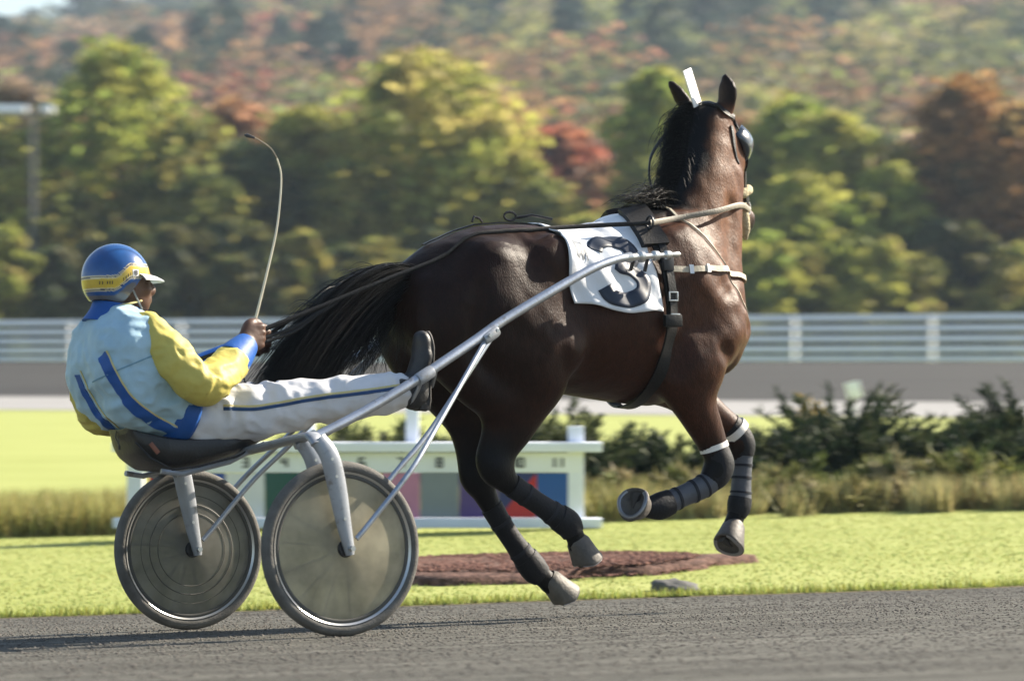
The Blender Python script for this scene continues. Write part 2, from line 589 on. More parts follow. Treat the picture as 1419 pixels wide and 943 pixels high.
# one ground sheet out to the hills
ys2 = np.concatenate([np.array([0]), np.linspace(4, 120, 90), np.linspace(128, 860, 75)])
X2, Y2 = np.meshgrid(xs, ys2)
Yg = edge_y(X2) + 14 + Y2
V2 = np.stack([X2.ravel(), Yg.ravel(), ground_z(X2.ravel(), Yg.ravel())], 1)
i2 = np.arange(len(ys2) - 1)[:, None] * nx + np.arange(nx - 1)[None, :]
F2 = np.stack([i2, i2 + 1, i2 + nx + 1, i2 + nx], 2).reshape(-1, 4) + len(V) - nx
Vall = np.vstack([V[:-nx], V2])
Fall = np.vstack([lawnF, F2])
tag(from_np('grass_field', Vall, Fall, M_lawn), kind='structure')
ty = np.concatenate([np.linspace(0, 1, 40)])
X, T = np.meshgrid(xs, ty); Yt = -14 + (edge_y(X) + 14) * T
V = np.stack([X.ravel(), Yt.ravel(), track_z(X.ravel(), Yt.ravel())], 1)
i = np.arange(len(ty) - 1)[:, None] * nx + np.arange(nx - 1)[None, :]
tag(from_np('race_track', V, np.stack([i, i + 1, i + nx + 1, i + nx], 2).reshape(-1, 4), M_track), kind='structure')
def strip(name, d0, d1, m, dz, kind='structure', n=14):
    xs_ = np.linspace(-150, 150, 121); dd = np.linspace(d0, d1, n)
    X, D = np.meshgrid(xs_, dd); Y = fence_y(X) + D
    V = np.stack([X.ravel(), Y.ravel(), ground_z(X.ravel(), Y.ravel()) + dz], 1)
    i = np.arange(n - 1)[:, None] * 121 + np.arange(120)[None, :]
    return tag(from_np(name, V, np.stack([i, i + 1, i + 122, i + 121], 2).reshape(-1, 4), m), kind=kind)
strip('gravel_apron', -46.5, -35, M_gravel, .012)
strip('far_race_track', -35.2, -1.2, M_track2, .020)
strip('woodland_floor', 6, 70, M_floor, .03)
xh = np.linspace(-900, 900, 181); yh = np.linspace(172, 1780, 140)
tag(grid('hillside', xh, yh, lambda x, y: ground_z(x, y), M_floor, dz=.05), kind='structure')

# mulch bed: a low mound set into the lawn
a = np.linspace(0, 2 * PI, 72, endpoint=False); rr = np.array([1.0, .985, .9, .7, .4, .12])
V = []; F = []
rb = random.Random(3)
wob = [1 + .10 * math.sin(3 * t + 1) + .07 * math.sin(7 * t) + .04 * math.sin(13 * t) for t in a]
for j, r_ in enumerate(rr):
    for k, t in enumerate(a):
        x = -.08 + 1.24 * r_ * wob[k] * math.cos(t); y = 18.0 + .78 * r_ * wob[k] * math.sin(t) + .06 * x
        h = [-.004, .03, .045, .05, .055, .055][j] + .012 * rb.random() * (j > 0)
        V.append((x, y, float(ground_z(x, y)) + h))
n = len(a)
for j in range(len(rr) - 1):
    for k in range(n): F.append((j * n + k, j * n + (k + 1) % n, (j + 1) * n + (k + 1) % n, (j + 1) * n + k))
F.append(tuple((len(rr) - 1) * n + k for k in range(n)))
tag(from_np('mulch_bed', np.array(V), F, M_mulch), kind='structure')

# ------------------------------------------------------------------ loose cover: grass blades, track grit, mulch chips
def blades(name, P, h, w, col, m, lean=.4, seed=1, vary=.35):
    g = np.random.default_rng(seed); n = len(P)
    az = g.random(n) * 2 * PI; hh = h * (.5 + g.random(n)); l = lean * hh * g.random(n)
    dx, dy = np.cos(az), np.sin(az)
    A = P + np.stack([-dy * w, dx * w, np.zeros(n)], 1) * (.6 + .8 * g.random(n))[:, None]
    B = P - (A - P)
    az2 = g.random(n) * 2 * PI
    C = P + np.stack([np.cos(az2) * l, np.sin(az2) * l, hh], 1)
    V = np.stack([A, B, C], 1).reshape(-1, 3)
    c = np.array(col)[None, :] * (1 - vary + 2 * vary * g.random(n))[:, None]
    c[:, 0] *= .85 + .3 * g.random(n)
    return from_np(name, V, np.arange(3 * n).reshape(-1, 3), m, smooth=False, col=np.repeat(c, 3, 0))
M_blade = mat('grass_blade', rough=.6, spec=.25, vcol=True, trans=.35)
g = np.random.default_rng(5)
n = 110000
x = g.uniform(-6.5, 6.5, n); y = edge_y(x) + 9.5 * g.random(n) ** 1.5 - .02
inm = ((x + .08) / 1.22) ** 2 + ((y - 18.0 - .06 * x) / .76) ** 2 < .9
P = np.stack([x, y, ground_z(x, y) - .004], 1)[~inm]
tag(blades('lawn_grass', P, .015, .006, (.31, .345, .115), M_blade, vary=.2), 'short bright green grass of the infield lawn', 'grass', kind='stuff')
n = 6200
x = g.uniform(-6.5, 6.5, n); y = edge_y(x) + g.normal(0, .035, n) + .02
tag(blades('edge_grass', np.stack([x, y, ground_z(x, y)], 1), .035, .005, (.30, .33, .08), M_blade, seed=8), 'ragged tufts of grass along the edge of the track', 'grass', kind='stuff')
def lumps(name, P, s, col, m, seed=2, flat=.6):
    g = np.random.default_rng(seed); n = len(P)
    T = np.array([(1, 0, 0), (-1, 0, 0), (0, 1, 0), (0, -1, 0), (0, 0, 1), (0, 0, -.6)], float)
    Fo = np.array([(0, 2, 4), (2, 1, 4), (1, 3, 4), (3, 0, 4), (2, 0, 5), (1, 2, 5), (3, 1, 5), (0, 3, 5)])
    sz = s * (.4 + 1.2 * g.random(n) ** 2)
    V = T[None] * sz[:, None, None] * (.6 + .8 * g.random((n, 6, 1))) * np.array((1, 1, flat)); az = g.random(n) * 6.28
    ca, sa = np.cos(az)[:, None], np.sin(az)[:, None]
    V = np.stack([V[..., 0] * ca - V[..., 1] * sa, V[..., 0] * sa + V[..., 1] * ca, V[..., 2]], 2) + P[:, None, :]
    c = np.array(col)[None] * (.55 + .9 * g.random(n))[:, None]
    F = (Fo[None] + (np.arange(n) * 6)[:, None, None]).reshape(-1, 3)
    return from_np(name, V.reshape(-1, 3), F, m, smooth=False, col=np.repeat(c, 6, 0))
M_grit = mat('track_grit', rough=.9, spec=.2, vcol=True)
n = 72000
x = g.uniform(-4.2, 4.4, n); y = 8.6 + (edge_y(x) - 8.6) * g.random(n) ** .9
tag(lumps('track_grit', np.stack([x, y, track_z(x, y)], 1), .0055, (.115, .106, .095), M_grit), 'fine grey grit and clods on the track surface', 'gravel', kind='stuff')
n = 9000
t = g.random(n) * 2 * PI; r_ = np.sqrt(g.random(n)) * .98
x = -.08 + 1.24 * r_ * np.cos(t); y = 18.0 + .78 * r_ * np.sin(t) + .06 * x
tag(lumps('mulch_chips', np.stack([x, y, ground_z(x, y) + .045 * (r_ < .9) + .015], 1), .013, (.15, .076, .058), M_grit, seed=4, flat=.4), 'reddish bark chips covering the planting bed', 'mulch', kind='stuff')

# ------------------------------------------------------------------ stones at the lawn edge
M_rock = mat('grey_rock', (.10, .098, .095), rough=.9, noise=.35, nscale=9, bump=.6, bscale=30)
def rock(px, py, r, lab, seed):
    bm = bmesh.new(); bmesh.ops.create_icosphere(bm, subdivisions=3, radius=1.0)
    V = np.array([v.co[:] for v in bm.verts]); F = [[v.index for v in f.verts] for f in bm.faces]; bm.free()
    nn = vnoise(V, 1.6, seed) - .5 + .5 * (vnoise(V, 4.1, seed + 1) - .5)
    V = V * (1 + .55 * nn)[:, None] * np.array(r)
    o = from_np('rock', V, F, M_rock); o.location = (px, py, float(ground_z(px, py)) + r[2] * .25)
    return tag(o, lab, 'rock')
rock(.835, 16.75, (.125, .09, .05), 'low dark grey stone where the lawn meets the track', 11)
#rock(.57, 16.62, (.095, .08, .035), 'low flat grey stone beside the largest stone, nearer the hind hoof', 12)
#rock(1.20, 16.80, (.10, .07, .03), 'small pale flat stone right of the largest stone', 13)

# ------------------------------------------------------------------ foliage helpers
def leaf_quads(C, N_, size, g, asp=1.0, jitter=.6):
    """quads at C with normals near N_"""
    n = len(C)
    d = N_ + g.normal(0, jitter, (n, 3)); d /= np.linalg.norm(d, axis=1)[:, None] + 1e-9
    r = g.normal(0, 1, (n, 3)); e1 = np.cross(d, r); e1 /= np.linalg.norm(e1, axis=1)[:, None] + 1e-9
    e2 = np.cross(d, e1)
    s = size * (.55 + .9 * g.random(n))
    a = e1 * (s * asp)[:, None]; b = e2 * s[:, None]
    V = np.stack([C - a * .5 - b * .1, C - b * .5 + a * .1, C + a * .5 + b * .1, C + b * .5 - a * .1], 1)
    return V.reshape(-1, 3), np.arange(4 * n).reshape(-1, 4)
M_leaf = mat('autumn_leaf', rough=.6, spec=.2, vcol=True, trans=.6)
M_bark = mat('tree_bark', (.06, .048, .038), rough=.9, noise=.4, nscale=6, bump=.8, bscale=14)
PAL = {
    'green': [(.18, .23, .05), (.24, .27, .055), (.30, .30, .07)],
    'yellow': [(.29, .29, .065), (.33, .31, .075), (.22, .24, .055), (.37, .32, .11)],
    'olive': [(.13, .15, .042), (.19, .19, .05), (.25, .22, .06)],
    'dark': [(.040, .058, .026), (.062, .080, .030), (.105, .102, .036)],
    'orange': [(.40, .22, .10), (.35, .19, .11), (.43, .28, .15)],
    'red': [(.36, .12, .07), (.40, .17, .09), (.29, .10, .07)],
    'brown': [(.22, .125, .05), (.27, .145, .055), (.15, .11, .045), (.32, .18, .07)],
    'pale': [(.36, .27, .19), (.30, .23, .165), (.40, .30, .18)],
    'conifer': [(.026, .052, .042), (.042, .072, .052), (.05, .08, .045)],
}
for key_ in ('green', 'yellow', 'olive', 'dark', 'brown'):
    PAL[key_] = [tuple(min(.58, c * 1.22) for c in q) for q in PAL[key_]]
def tree(x, y, h, rx, pal, label, seed, base=.12, leaf=.42, lobes=26, per=230, shape='round', name='tree', group='trees behind the white rail fence'):
    g = np.random.default_rng(seed)
    z0 = float(ground_z(x, y)) - .1
    t = thing(name, label, 'tree', group, Matrix.Translation((x, y, z0)))
    lean = g.normal(0, .03, 2)
    b = MB()
    H = h * .72
    tp = [(lean[0] * z * z / H + .1 * math.sin(z * .4 + seed), lean[1] * z, z) for z in np.linspace(0, H, 8)]
    b.tube(tp, [h * .022 * (1 - .85 * k / 7) + .03 for k in range(8)], n=8)
    b.build('trunk', M_bark, t)
    C = []; lob = []
    for k in range(lobes):
        u = (k + .5) / lobes
        zz = base + (1 - base) * u ** .85
        if shape == 'cone': w = (1 - zz) ** .75 * 1.05 + .06
        elif shape == 'column': w = math.sin(PI * min(.97, (zz * .88 + .1))) ** .6
        else: w = math.sin(PI * min(.97, max(.06, (zz - base) / (1 - base) * .82 + .17))) ** .62
        a = k * 2.4 + g.random() * .9
        w *= .55 + .9 * float(vnoise(np.array([[math.cos(a) * 1.3 + seed, math.sin(a) * 1.3, zz * 3.5]]), 1.0, seed)[0])
        rad = rx * w * (.25 + .72 * g.random() ** .7)
        c = np.array((math.cos(a) * rad + lean[0] * h, math.sin(a) * rad, h * zz * .93))
        lr = rx * (.13 + .19 * g.random()) * (.6 + .5 * w)
        lob.append((c, lr))
    for k in range(0, lobes, 4):
        c, lr = lob[k]
        zt = min(max(c[2] * .55, 1.0), H * .9)
        b = MB(); st = Vector(tp[min(7, int(zt / H * 7))])
        b.tube([st, st.lerp(Vector(c), .5) + Vector((0, 0, .15 * h * .1)), Vector(c)], [h * .010, h * .006, .02], n=6)
        b.build('limb', M_bark, t)
    VV = []; CC = []; FF = []; off = 0
    P = PAL[pal]
    for c, lr in lob:
        n = int(per * (.7 + .6 * g.random()))
        d = g.normal(0, 1, (n, 3)); d /= np.linalg.norm(d, axis=1)[:, None]
        r_ = lr * (.5 + .6 * g.random(n) ** .6 + .7 * g.random(n) ** 6)
        nz = .55 + .9 * vnoise(d * 2 + c, 1.7, seed)
        q = c + d * (r_ * nz)[:, None] * np.array((1, 1, .78))
        V, F = leaf_quads(q, d, leaf, g)
        bc = np.array(P[g.integers(len(P))]) * (.8 + .4 * g.random())
        cc = bc[None] * (.6 + .8 * g.random(n))[:, None]
        sw = g.random(n) < .2
        cc[sw] = np.array(P[g.integers(len(P))]) * (.8 + .5 * g.random())
        VV.append(V); FF.append(F + off); CC.append(np.repeat(cc, 4, 0)); off += len(V)
    from_np('crown', np.vstack(VV), np.vstack(FF), M_leaf, t, smooth=False, col=np.vstack(CC))
    return t
def at(px, y):          # bearing of a photograph column at distance y
    return (px - 709.5) / 4524 * y
def top_h(v, y, x):
    return 1.03 + y * (500 - v) / 4524 - float(ground_z(x, y))

# ------------------------------------------------------------------ the rail fence round the far side of the track
M_fence = mat('white_fence_paint', (.86, .88, .92), rough=.5, noise=.08, nscale=3, bump=.1)
FB = Vector((0, 113, 1.05))
fence = thing('rail_fence', 'long white five-rail fence along the outside of the far track', 'fence', matrix=Matrix.Translation(FB))
def fpt(s):             # along the fence
    x = -55 + s * .8944
    return x, float(fence_y(x))
bay = 2.4; nb_ = 48
ang = math.atan2(-.5, 1)
rot = Matrix.Rotation(ang, 4, 'Z')
me_post = None; me_rail = None
def shared(name, size, bev, loc, parent, m, store={}):
    key = (name, size)
    if key not in store:
        b = MB(); b.box((0, 0, 0), size, bev=bev)
        o = b.build(name, m, parent); store[key] = o.data
    else:
        o = new_obj(name, store[key], None, parent)
    o.matrix_local = Matrix.Translation(loc) @ rot
    return o
for k in range(0, nb_ + 1, 2):
    x, y = fpt(k * bay); z = float(ground_z(x, y))
    shared('post', (.075, .09, 1.58), .012, Vector((x, y + .10, z + .76)) - FB, fence, M_fence)
for k in range(0, nb_, 2):
    x0, y0 = fpt(k * bay); x1, y1 = fpt((k + 2) * bay)
    z = (float(ground_z(x0, y0)) + float(ground_z(x1, y1))) / 2
    for hz, hh in ((1.46, .21), (1.11, .20), (.77, .20), (.43, .20), (.12, .17)):
        mx, my = (x0 + x1) / 2, (y0 + y1) / 2
        shared('rail', (4.78, .045, hh), .008, Vector((mx + .05 * math.sin(ang), my - .085, z + hz)) - FB, fence, M_fence)

# ------------------------------------------------------------------ the light pole at the left
lx, ly = at(45, 131), 131.0
lz = float(ground_z(lx, ly))
lp = thing('light_pole', 'tall grey floodlight pole with white lamps at the left edge', 'light pole', matrix=Matrix.Translation((lx, ly, lz)))
lh = top_h(157, ly, lx)
M_pole = mat('weathered_pole', (.11, .108, .11), rough=.8, noise=.2, nscale=3)
b = MB(); b.tube([(0, 0, 0), (0, 0, lh * .5), (0, 0, lh)], [.15, .13, .10], n=12); b.build('pole', M_pole, lp)
b = MB(); b.box((-.35, 0, lh - .02), (2.4, .12, .12), bev=.01); b.build('cross_arm', M_pole, lp)
b = MB(); b.box((.05, 0, lh + .45), (.10, .10, .9), bev=.01); b.build('mast_top', M_pole, lp)
M_lamp = mat('white_lamp_housing', (.85, .85, .83), rough=.3)
for dx, w in ((-1.3, .85), (-.55, .75), (.62, .45)):
    l = MB(); l.box((dx, -.12, lh + .12), (w, .5, .38), rot=Euler((R(-18), 0, 0)), bev=.06); lm = l.build('lamp', M_lamp, lp)
    l = MB(); l.box((dx, .10, lh + .02), (w * .9, .05, .30), rot=Euler((R(-18), 0, 0)), bev=.01); l.build('lamp_glass', mat('lamp_glass', (.5, .52, .55), rough=.1), lm)

# ------------------------------------------------------------------ trees behind the fence
#        px   top  y    rx   palette  shape  base leaf label
TREES = [
    (178, 38, 138, 3.6, 'green', 'round', .10, .40, 'tall pale green tree above the helmet of the driver'),
    (118, 150, 146, 2.6, 'orange', 'round', .15, .40, 'orange tree between the light pole and the tall green tree'),
    (262, 150, 136, 2.9, 'olive', 'round', .05, .38, 'olive tree between the tall green tree and the whip'),
    (338, 185, 134, 2.7, 'dark', 'round', .02, .38, 'dark tree behind the tip of the whip'),
    (412, 135, 139, 2.9, 'yellow', 'round', .06, .40, 'yellow green tree just right of the whip'),
    (478, 210, 133, 2.3, 'olive', 'round', .03, .38, 'low olive tree at the left foot of the big yellow tree'),
    (575, 48, 137, 4.2, 'yellow', 'round', .06, .42, 'largest yellow tree, above the croup of the horse'),
    (668, 150, 135, 3.0, 'yellow', 'round', .04, .40, 'yellow tree at the right shoulder of the largest yellow tree'),
    (735, 235, 133, 1.9, 'olive', 'round', .03, .36, 'small olive tree above the saddle cloth'),
    (772, 165, 158, 3.1, 'red', 'round', .10, .45, 'red maple behind the back of the horse'),
    (835, 215, 152, 2.4, 'orange', 'round', .10, .42, 'orange tree left of the mane of the horse'),
    (690, 120, 166, 2.8, 'orange', 'round', .12, .45, 'orange tree showing behind the largest yellow tree'),
    (930, 68, 141, 2.1, 'green', 'column', .05, .40, 'slim green tree behind the head of the horse'),
    (892, 210, 134, 2.0, 'olive', 'round', .03, .36, 'olive bushy tree behind the mane'),
    (1000, 190, 136, 2.2, 'green', 'round', .03, .38, 'green tree hidden partly by the neck of the horse'),
    (1092, 118, 138, 2.9, 'green', 'round', .05, .40, 'green tree right of the blinkers'),
    (1165, 138, 136, 2.8, 'yellow', 'round', .04, .40, 'yellow green tree second to the right of the head'),
    (1232, 218, 133, 2.6, 'green', 'round', .03, .38, 'bright green tree in front of the pale leafless looking tree'),
    (1272, 175, 152, 2.4, 'pale', 'round', .10, .42, 'pale grey pink tree behind the olive trees'),
    (1348, 90, 137, 3.4, 'brown', 'round', .04, .40, 'tall russet brown tree near the right edge'),
    (1432, 130, 134, 3.2, 'brown', 'round', .04, .40, 'russet tree cut by the right edge'),
    (330, 120, 160, 3.4, 'orange', 'round', .08, .44, 'orange tree seen above the dark tree left of the whip'),
    (300, 230, 131, 2.4, 'olive', 'round', .02, .38, 'olive tree between the helmet and the whip'),
    (520, 150, 145, 3.0, 'green', 'round', .04, .40, 'green tree left of the largest yellow tree'),
    (1030, 150, 150, 3.0, 'orange', 'round', .06, .42, 'orange tree right behind the blinkers'),
    (1130, 230, 131, 2.4, 'green', 'round', .02, .38, 'green tree in front, third right of the head'),
    (820, 290, 131, 2.0, 'yellow', 'round', .02, .36, 'low yellow tree above the terret of the harness'),
    (104, 240, 133, 2.0, 'olive', 'round', .03, .38, 'olive tree just right of the light pole'),
    (1300, 300, 130, 2.0, 'dark', 'round', .02, .36, 'low dark tree below the russet tree'),
    (22, 95, 150, 3.0, 'pale', 'round', .08, .42, 'dull tan tree behind the light pole'),
    (-30, 150, 140, 3.2, 'olive', 'round', .05, .40, 'olive tree cut by the left edge'),
]
for k, (px, v, y, rx, pal, shp, bs_, lf, lab) in enumerate(TREES):
    x = at(px, y)
    tree(x, y, top_h(v, y, x), rx * 1.22, pal, lab, 100 + k, bs_, lf, lobes=84, per=84, shape=shp)
# low dark growth along the back of the fence
LOW = [(8, 300, 'yellow'), (70, 330, 'dark'), (128, 320, 'dark'), (185, 300, 'dark'), (245, 300, 'dark'), (300, 290, 'dark'), (360, 300, 'dark'), (420, 310, 'olive'), (480, 330, 'dark'),
       (540, 320, 'olive'), (600, 310, 'dark'), (660, 320, 'olive'), (1050, 310, 'green'), (1110, 330, 'olive'), (1170, 330, 'green'), (1225, 320, 'yellow'), (1285, 345, 'olive'), (1345, 300, 'dark'), (1405, 330, 'olive')]
NAMES = {'green': 'bright green', 'dark': 'dark green', 'olive': 'olive green', 'yellow': 'yellow'}
where = ['at the left edge', 'right of the light pole', 'left of the helmet', 'just above the helmet', 'right of the helmet', 'left of the whip', 'behind the whip', 'right of the whip', 'above the tip of the tail',
         'above the middle of the tail', 'above the croup', 'above the loin', 'right of the noseband', 'second right of the noseband', 'third right of the noseband', 'fourth right of the noseband', 'fifth right of the noseband', 'second from the right edge', 'at the right edge']
for k, ((px, v, pal), wh) in enumerate(zip(LOW, where)):
    y = 126 + (k % 3) * 1.3; x = at(px, y)
    tree(x, y, top_h(v, y, x), 1.75, pal, f'low {NAMES[pal]} thicket tree behind the fence {wh}', 300 + k, .0, .34, lobes=30, per=115, name='thicket_tree', group='low thicket trees along the fence')

# ------------------------------------------------------------------ wooded hill
g = np.random.default_rng(77)
VV = []; CC = []; FF = []; off = 0
keys = ['olive', 'conifer', 'pale', 'orange', 'brown', 'green', 'red', 'dark', 'yellow']
pr_ = np.array([.20, .18, .14, .12, .12, .10, .05, .08, .03]); pr_ /= pr_.sum()
cnt = 0
ylist = [195.0]
while ylist[-1] < 1560: ylist.append(ylist[-1] + 5.0 + ylist[-1] * .017)
for y in ylist:
    half = .25 * y + 16
    for x in np.arange(-half, half, 7.0 + y * .012):
        xx = x + g.normal(0, 1.0 + y * .003); yy = y + g.normal(0, 1.0 + y * .004)
        z = float(ground_z(xx, yy))
        key = keys[int(np.searchsorted(np.cumsum(pr_), g.random()))]
        nn_ = float(vnoise(np.array([[xx / yy * 30, math.log(yy) * 6.0, 0]]), 1.0, 9)[0])
        up_ = math.log(max(yy, 191) / 190) / 2.1
        if up_ < .34: key = ('orange', 'brown', 'olive', 'orange', 'red', 'green', 'brown', 'olive')[int(g.random() * 8)]
        if nn_ > .52 and g.random() < .75: key = ('conifer', 'conifer', 'dark', 'olive')[int(g.random() * 4)] if up_ > .3 else ('green', 'olive', 'dark')[int(g.random() * 3)]
        elif nn_ < .44 and g.random() < .7: key = ('orange', 'orange', 'brown', 'red', 'brown')[int(g.random() * 5)]
        elif up_ > .42 and g.random() < .7: key = ('conifer', 'conifer', 'conifer', 'olive', 'brown')[int(g.random() * 5)]
        P = PAL[key]
        con = key == 'conifer'
        hs = 1 + yy * .0007
        hh = ((8 + 4 * g.random()) if not con else (8 + 5 * g.random())) * hs * 1.15
        rx = ((3.4 + 2.4 * g.random()) if not con else 3.2) * (1.05 + yy * .0017)
        n = 320
        d = g.normal(0, 1, (n, 3)); d /= np.linalg.norm(d, axis=1)[:, None]
        r_ = (.6 + .45 * g.random(n))
        if con:
            u = g.random(n) ** .7
            q = np.stack([d[:, 0] * rx * (1.05 - u) ** .6, d[:, 1] * rx * (1.05 - u) ** .6, hh * u], 1)
        else:
            q = d * r_[:, None] * np.array((rx, rx, hh * .42)) * (.75 + .5 * vnoise(d * 1.5 + np.array((xx, yy, 0)), 1.3, 3))[:, None] + np.array((0, 0, hh * .55))
        q = q + np.array((xx, yy, z))
        V, F = leaf_quads(q, d, .62 + yy * .0011, g)
        c = np.array(P[g.integers(len(P))]) * (.75 + .5 * g.random())
        c = (c * .85 + c.mean() * .15) * .74  # crown colours pulled towards grey, putting distance haze into the leaves
        VV.append(V); FF.append(F + off); off += len(V)
        CC.append(np.repeat(c[None] * (.85 + .3 * g.random(n))[:, None], 4, 0)); cnt += 1
tag(from_np('hill_forest', np.vstack(VV), np.vstack(FF), M_leaf, smooth=False, col=np.vstack(CC)), 'hazy hillside forest in green orange and rust autumn colours', 'forest', kind='stuff')

# ------------------------------------------------------------------ shrubs and weeds of the infield
M_needle = mat('juniper_needle', rough=.6, spec=.2, vcol=True, trans=.2)
def juniper(px, y, v, rx, label, seed, cols=((.024, .042, .02), (.045, .065, .025), (.07, .085, .035)), name='juniper_bush', cat='shrub', group='juniper bushes of the infield', n=260, sz=.07):
    g = np.random.default_rng(seed)
    x = at(px, y); z0 = float(ground_z(x, y)); h = 1.03 + y * (500 - v) / 4524 - z0
    t = thing(name, label, cat, group, Matrix.Translation((x, y, z0)))
    VV = []; FF = []; CC = []; off = 0
    sticks = MB()
    for k in range(n // 10):
        az = g.random() * 2 * PI; el = R(6 + 62 * g.random() ** 1.2)
        L = math.hypot(rx * math.cos(el), h * math.sin(el)) * (.6 + .45 * g.random())
        d = np.array((math.cos(az) * math.cos(el) * rx, math.sin(az) * math.cos(el) * rx * .8, math.sin(el) * h)); d = d / np.linalg.norm(d)
        s = np.linspace(.12, 1, 26)
        path = d[None] * (L * s)[:, None]; path[:, 2] += .10 * h * np.sin(s * 3) - .02 * h
        if k % 5 == 0: sticks.tube([tuple(p) for p in path[::6]], [.012, .009, .006, .004, .003][:len(path[::6])], n=5)
        c0 = np.array(cols[g.integers(len(cols))])
        q = np.repeat(path, 4, 0) + g.normal(0, .03, (len(path) * 4, 3)) * (1.3 - np.repeat(s, 4))[:, None]
        nv = d[None] + g.normal(0, .7, (len(q), 3)); nv /= np.linalg.norm(nv, axis=1)[:, None]
        w = np.cross(nv, g.normal(0, 1, (len(q), 3))); w /= np.linalg.norm(w, axis=1)[:, None] + 1e-9
        ln = sz * (.5 + g.random(len(q)))[:, None]
        V = np.stack([q - w * .010, q + w * .010, q + nv * ln * .6 + w * .010, q + nv * ln], 1).reshape(-1, 3)
        VV.append(V); FF.append(np.arange(len(V)).reshape(-1, 4) + off); off += len(V)
        CC.append(np.repeat(c0[None] * (.6 + .8 * g.random(len(q)))[:, None], 4, 0))
    sticks.build('branches', M_bark, t)
    from_np('foliage', np.vstack(VV), np.vstack(FF), M_needle, t, smooth=False, col=np.vstack(CC))
    return t
JUN = [(860, 25.5, 590, .62, 'juniper bush showing between the belly and the folded foreleg'),
       (935, 25.0, 600, .60, 'juniper bush behind the folded foreleg'),
       (1075, 25.6, 590, .62, 'juniper bush just right of the forelegs'),
       (1160, 26.2, 528, .72, 'tallest juniper bush below the white marker'),
       (1235, 25.8, 572, .66, 'juniper bush right of the tallest one'),
       (1310, 26.0, 570, .66, 'juniper bush third from the right edge'),
       (1372, 25.5, 590, .60, 'juniper bush second from the right edge'),
       (1425, 26.4, 515, .62, 'dark juniper bush cut by the right edge'),
       (775, 24.6, 548, .55, 'juniper bush behind the right end of the colour board'),
       (690, 24.8, 575, .55, 'juniper bush behind the hind legs'),
       (520, 24.8, 575, .60, 'juniper bush behind the board below the boot'),
       (455, 24.9, 585, .55, 'juniper bush behind the board left of the boot'),
       ]
for k, (px, y, v, rx, lab) in enumerate(JUN):
    juniper(px, y, v, rx * 1.35, lab, 500 + k, n=1400)
juniper(1128, 27.0, 538, .22, 'small golden yellow bush left of the white marker', 540, cols=((.36, .24, .03), (.42, .30, .05), (.25, .20, .05)), name='golden_bush', group=None, n=260, sz=.10)
# paler weeds in front
WE = [(840, 660), (880, 645), (930, 650), (985, 640), (1045, 645), (1100, 640), (1150, 650), (1200, 640), (1250, 620), (1300, 630), (1350, 625), (1400, 620)]
WP = ['just left of the folded fore hoof', 'above the folded fore hoof', 'above the folded foreleg', 'left of the far foreleg', 'right of the far foreleg', 'second right of the far foreleg', 'third right of the far foreleg',
      'fourth right of the far foreleg', 'fifth right of the far foreleg', 'third from the right edge', 'second from the right edge', 'nearest the right edge']
WL = ['pale olive perennial clump in front of the junipers, ' + w for w in WP]
for k, (px, v) in enumerate(WE):
    cols = ((.19, .20, .065), (.27, .25, .11), (.12, .15, .045), (.36, .33, .20)) if k % 3 else ((.15, .17, .055), (.24, .22, .09), (.30, .25, .13))
    juniper(px, 23.9 + .25 * (k % 3), v + (k * 37 % 5) * 9 - 8, .40 + .05 * (k % 4), WL[k], 560 + k, cols=cols, name='perennial_clump', cat='plant', group='perennial clumps in front of the junipers', n=300, sz=.085)
# tall meadow grass at the left
n = 24000
x = np.concatenate([g.uniform(-6.2, -2.2, n), g.uniform(-2.2, 1.0, n // 3)]); y = 23.1 + 1.7 * g.random(len(x))
k = vnoise(np.stack([x * 2.2, y * 2.2, x * 0], 1), 1.0, 4)
o = blades('tall_grass', np.stack([x, y, ground_z(x, y)], 1), .22, .009, (.33, .31, .11), M_blade, lean=.6, seed=12, vary=.5)
tag(o, 'tall yellowing meadow grass behind the lawn at the left', 'grass', kind='stuff')
n = 9000
x = g.uniform(.7, 5.4, n); y = 23.2 + .5 * g.random(n)
k = vnoise(np.stack([x * 3, y * 3, x * 0], 1), 1.0, 5) > .42
o = blades('dry_grass', np.stack([x, y, ground_z(x, y)], 1)[k], .20, .009, (.33, .30, .14), M_blade, lean=.7, seed=14, vary=.4)
tag(o, 'dry tan grass along the foot of the shrub row', 'grass', kind='stuff')
# small white marker out on the infield
mx_, my_ = at(1183, 44.), 44.0
mz = float(ground_z(mx_, my_))
mk = thing('marker_board', 'small white marker board standing above the junipers', 'marker', matrix=Matrix.Translation((mx_, my_, mz)))
zt = 1.03 + my_ * (500 - 528) / 4524 - mz; zb = 1.03 + my_ * (500 - 551) / 4524 - mz
b = MB(); b.box((0, 0, (zt + zb) / 2), (.19, .03, zt - zb), rot=Euler((0, R(-14), 0)), bev=.005); b.build('panel', M_fence, mk)
b = MB(); b.box((0, .03, (zt + zb) / 4), (.05, .05, (zt + zb) / 2), bev=.004); b.build('post', M_fence, mk)

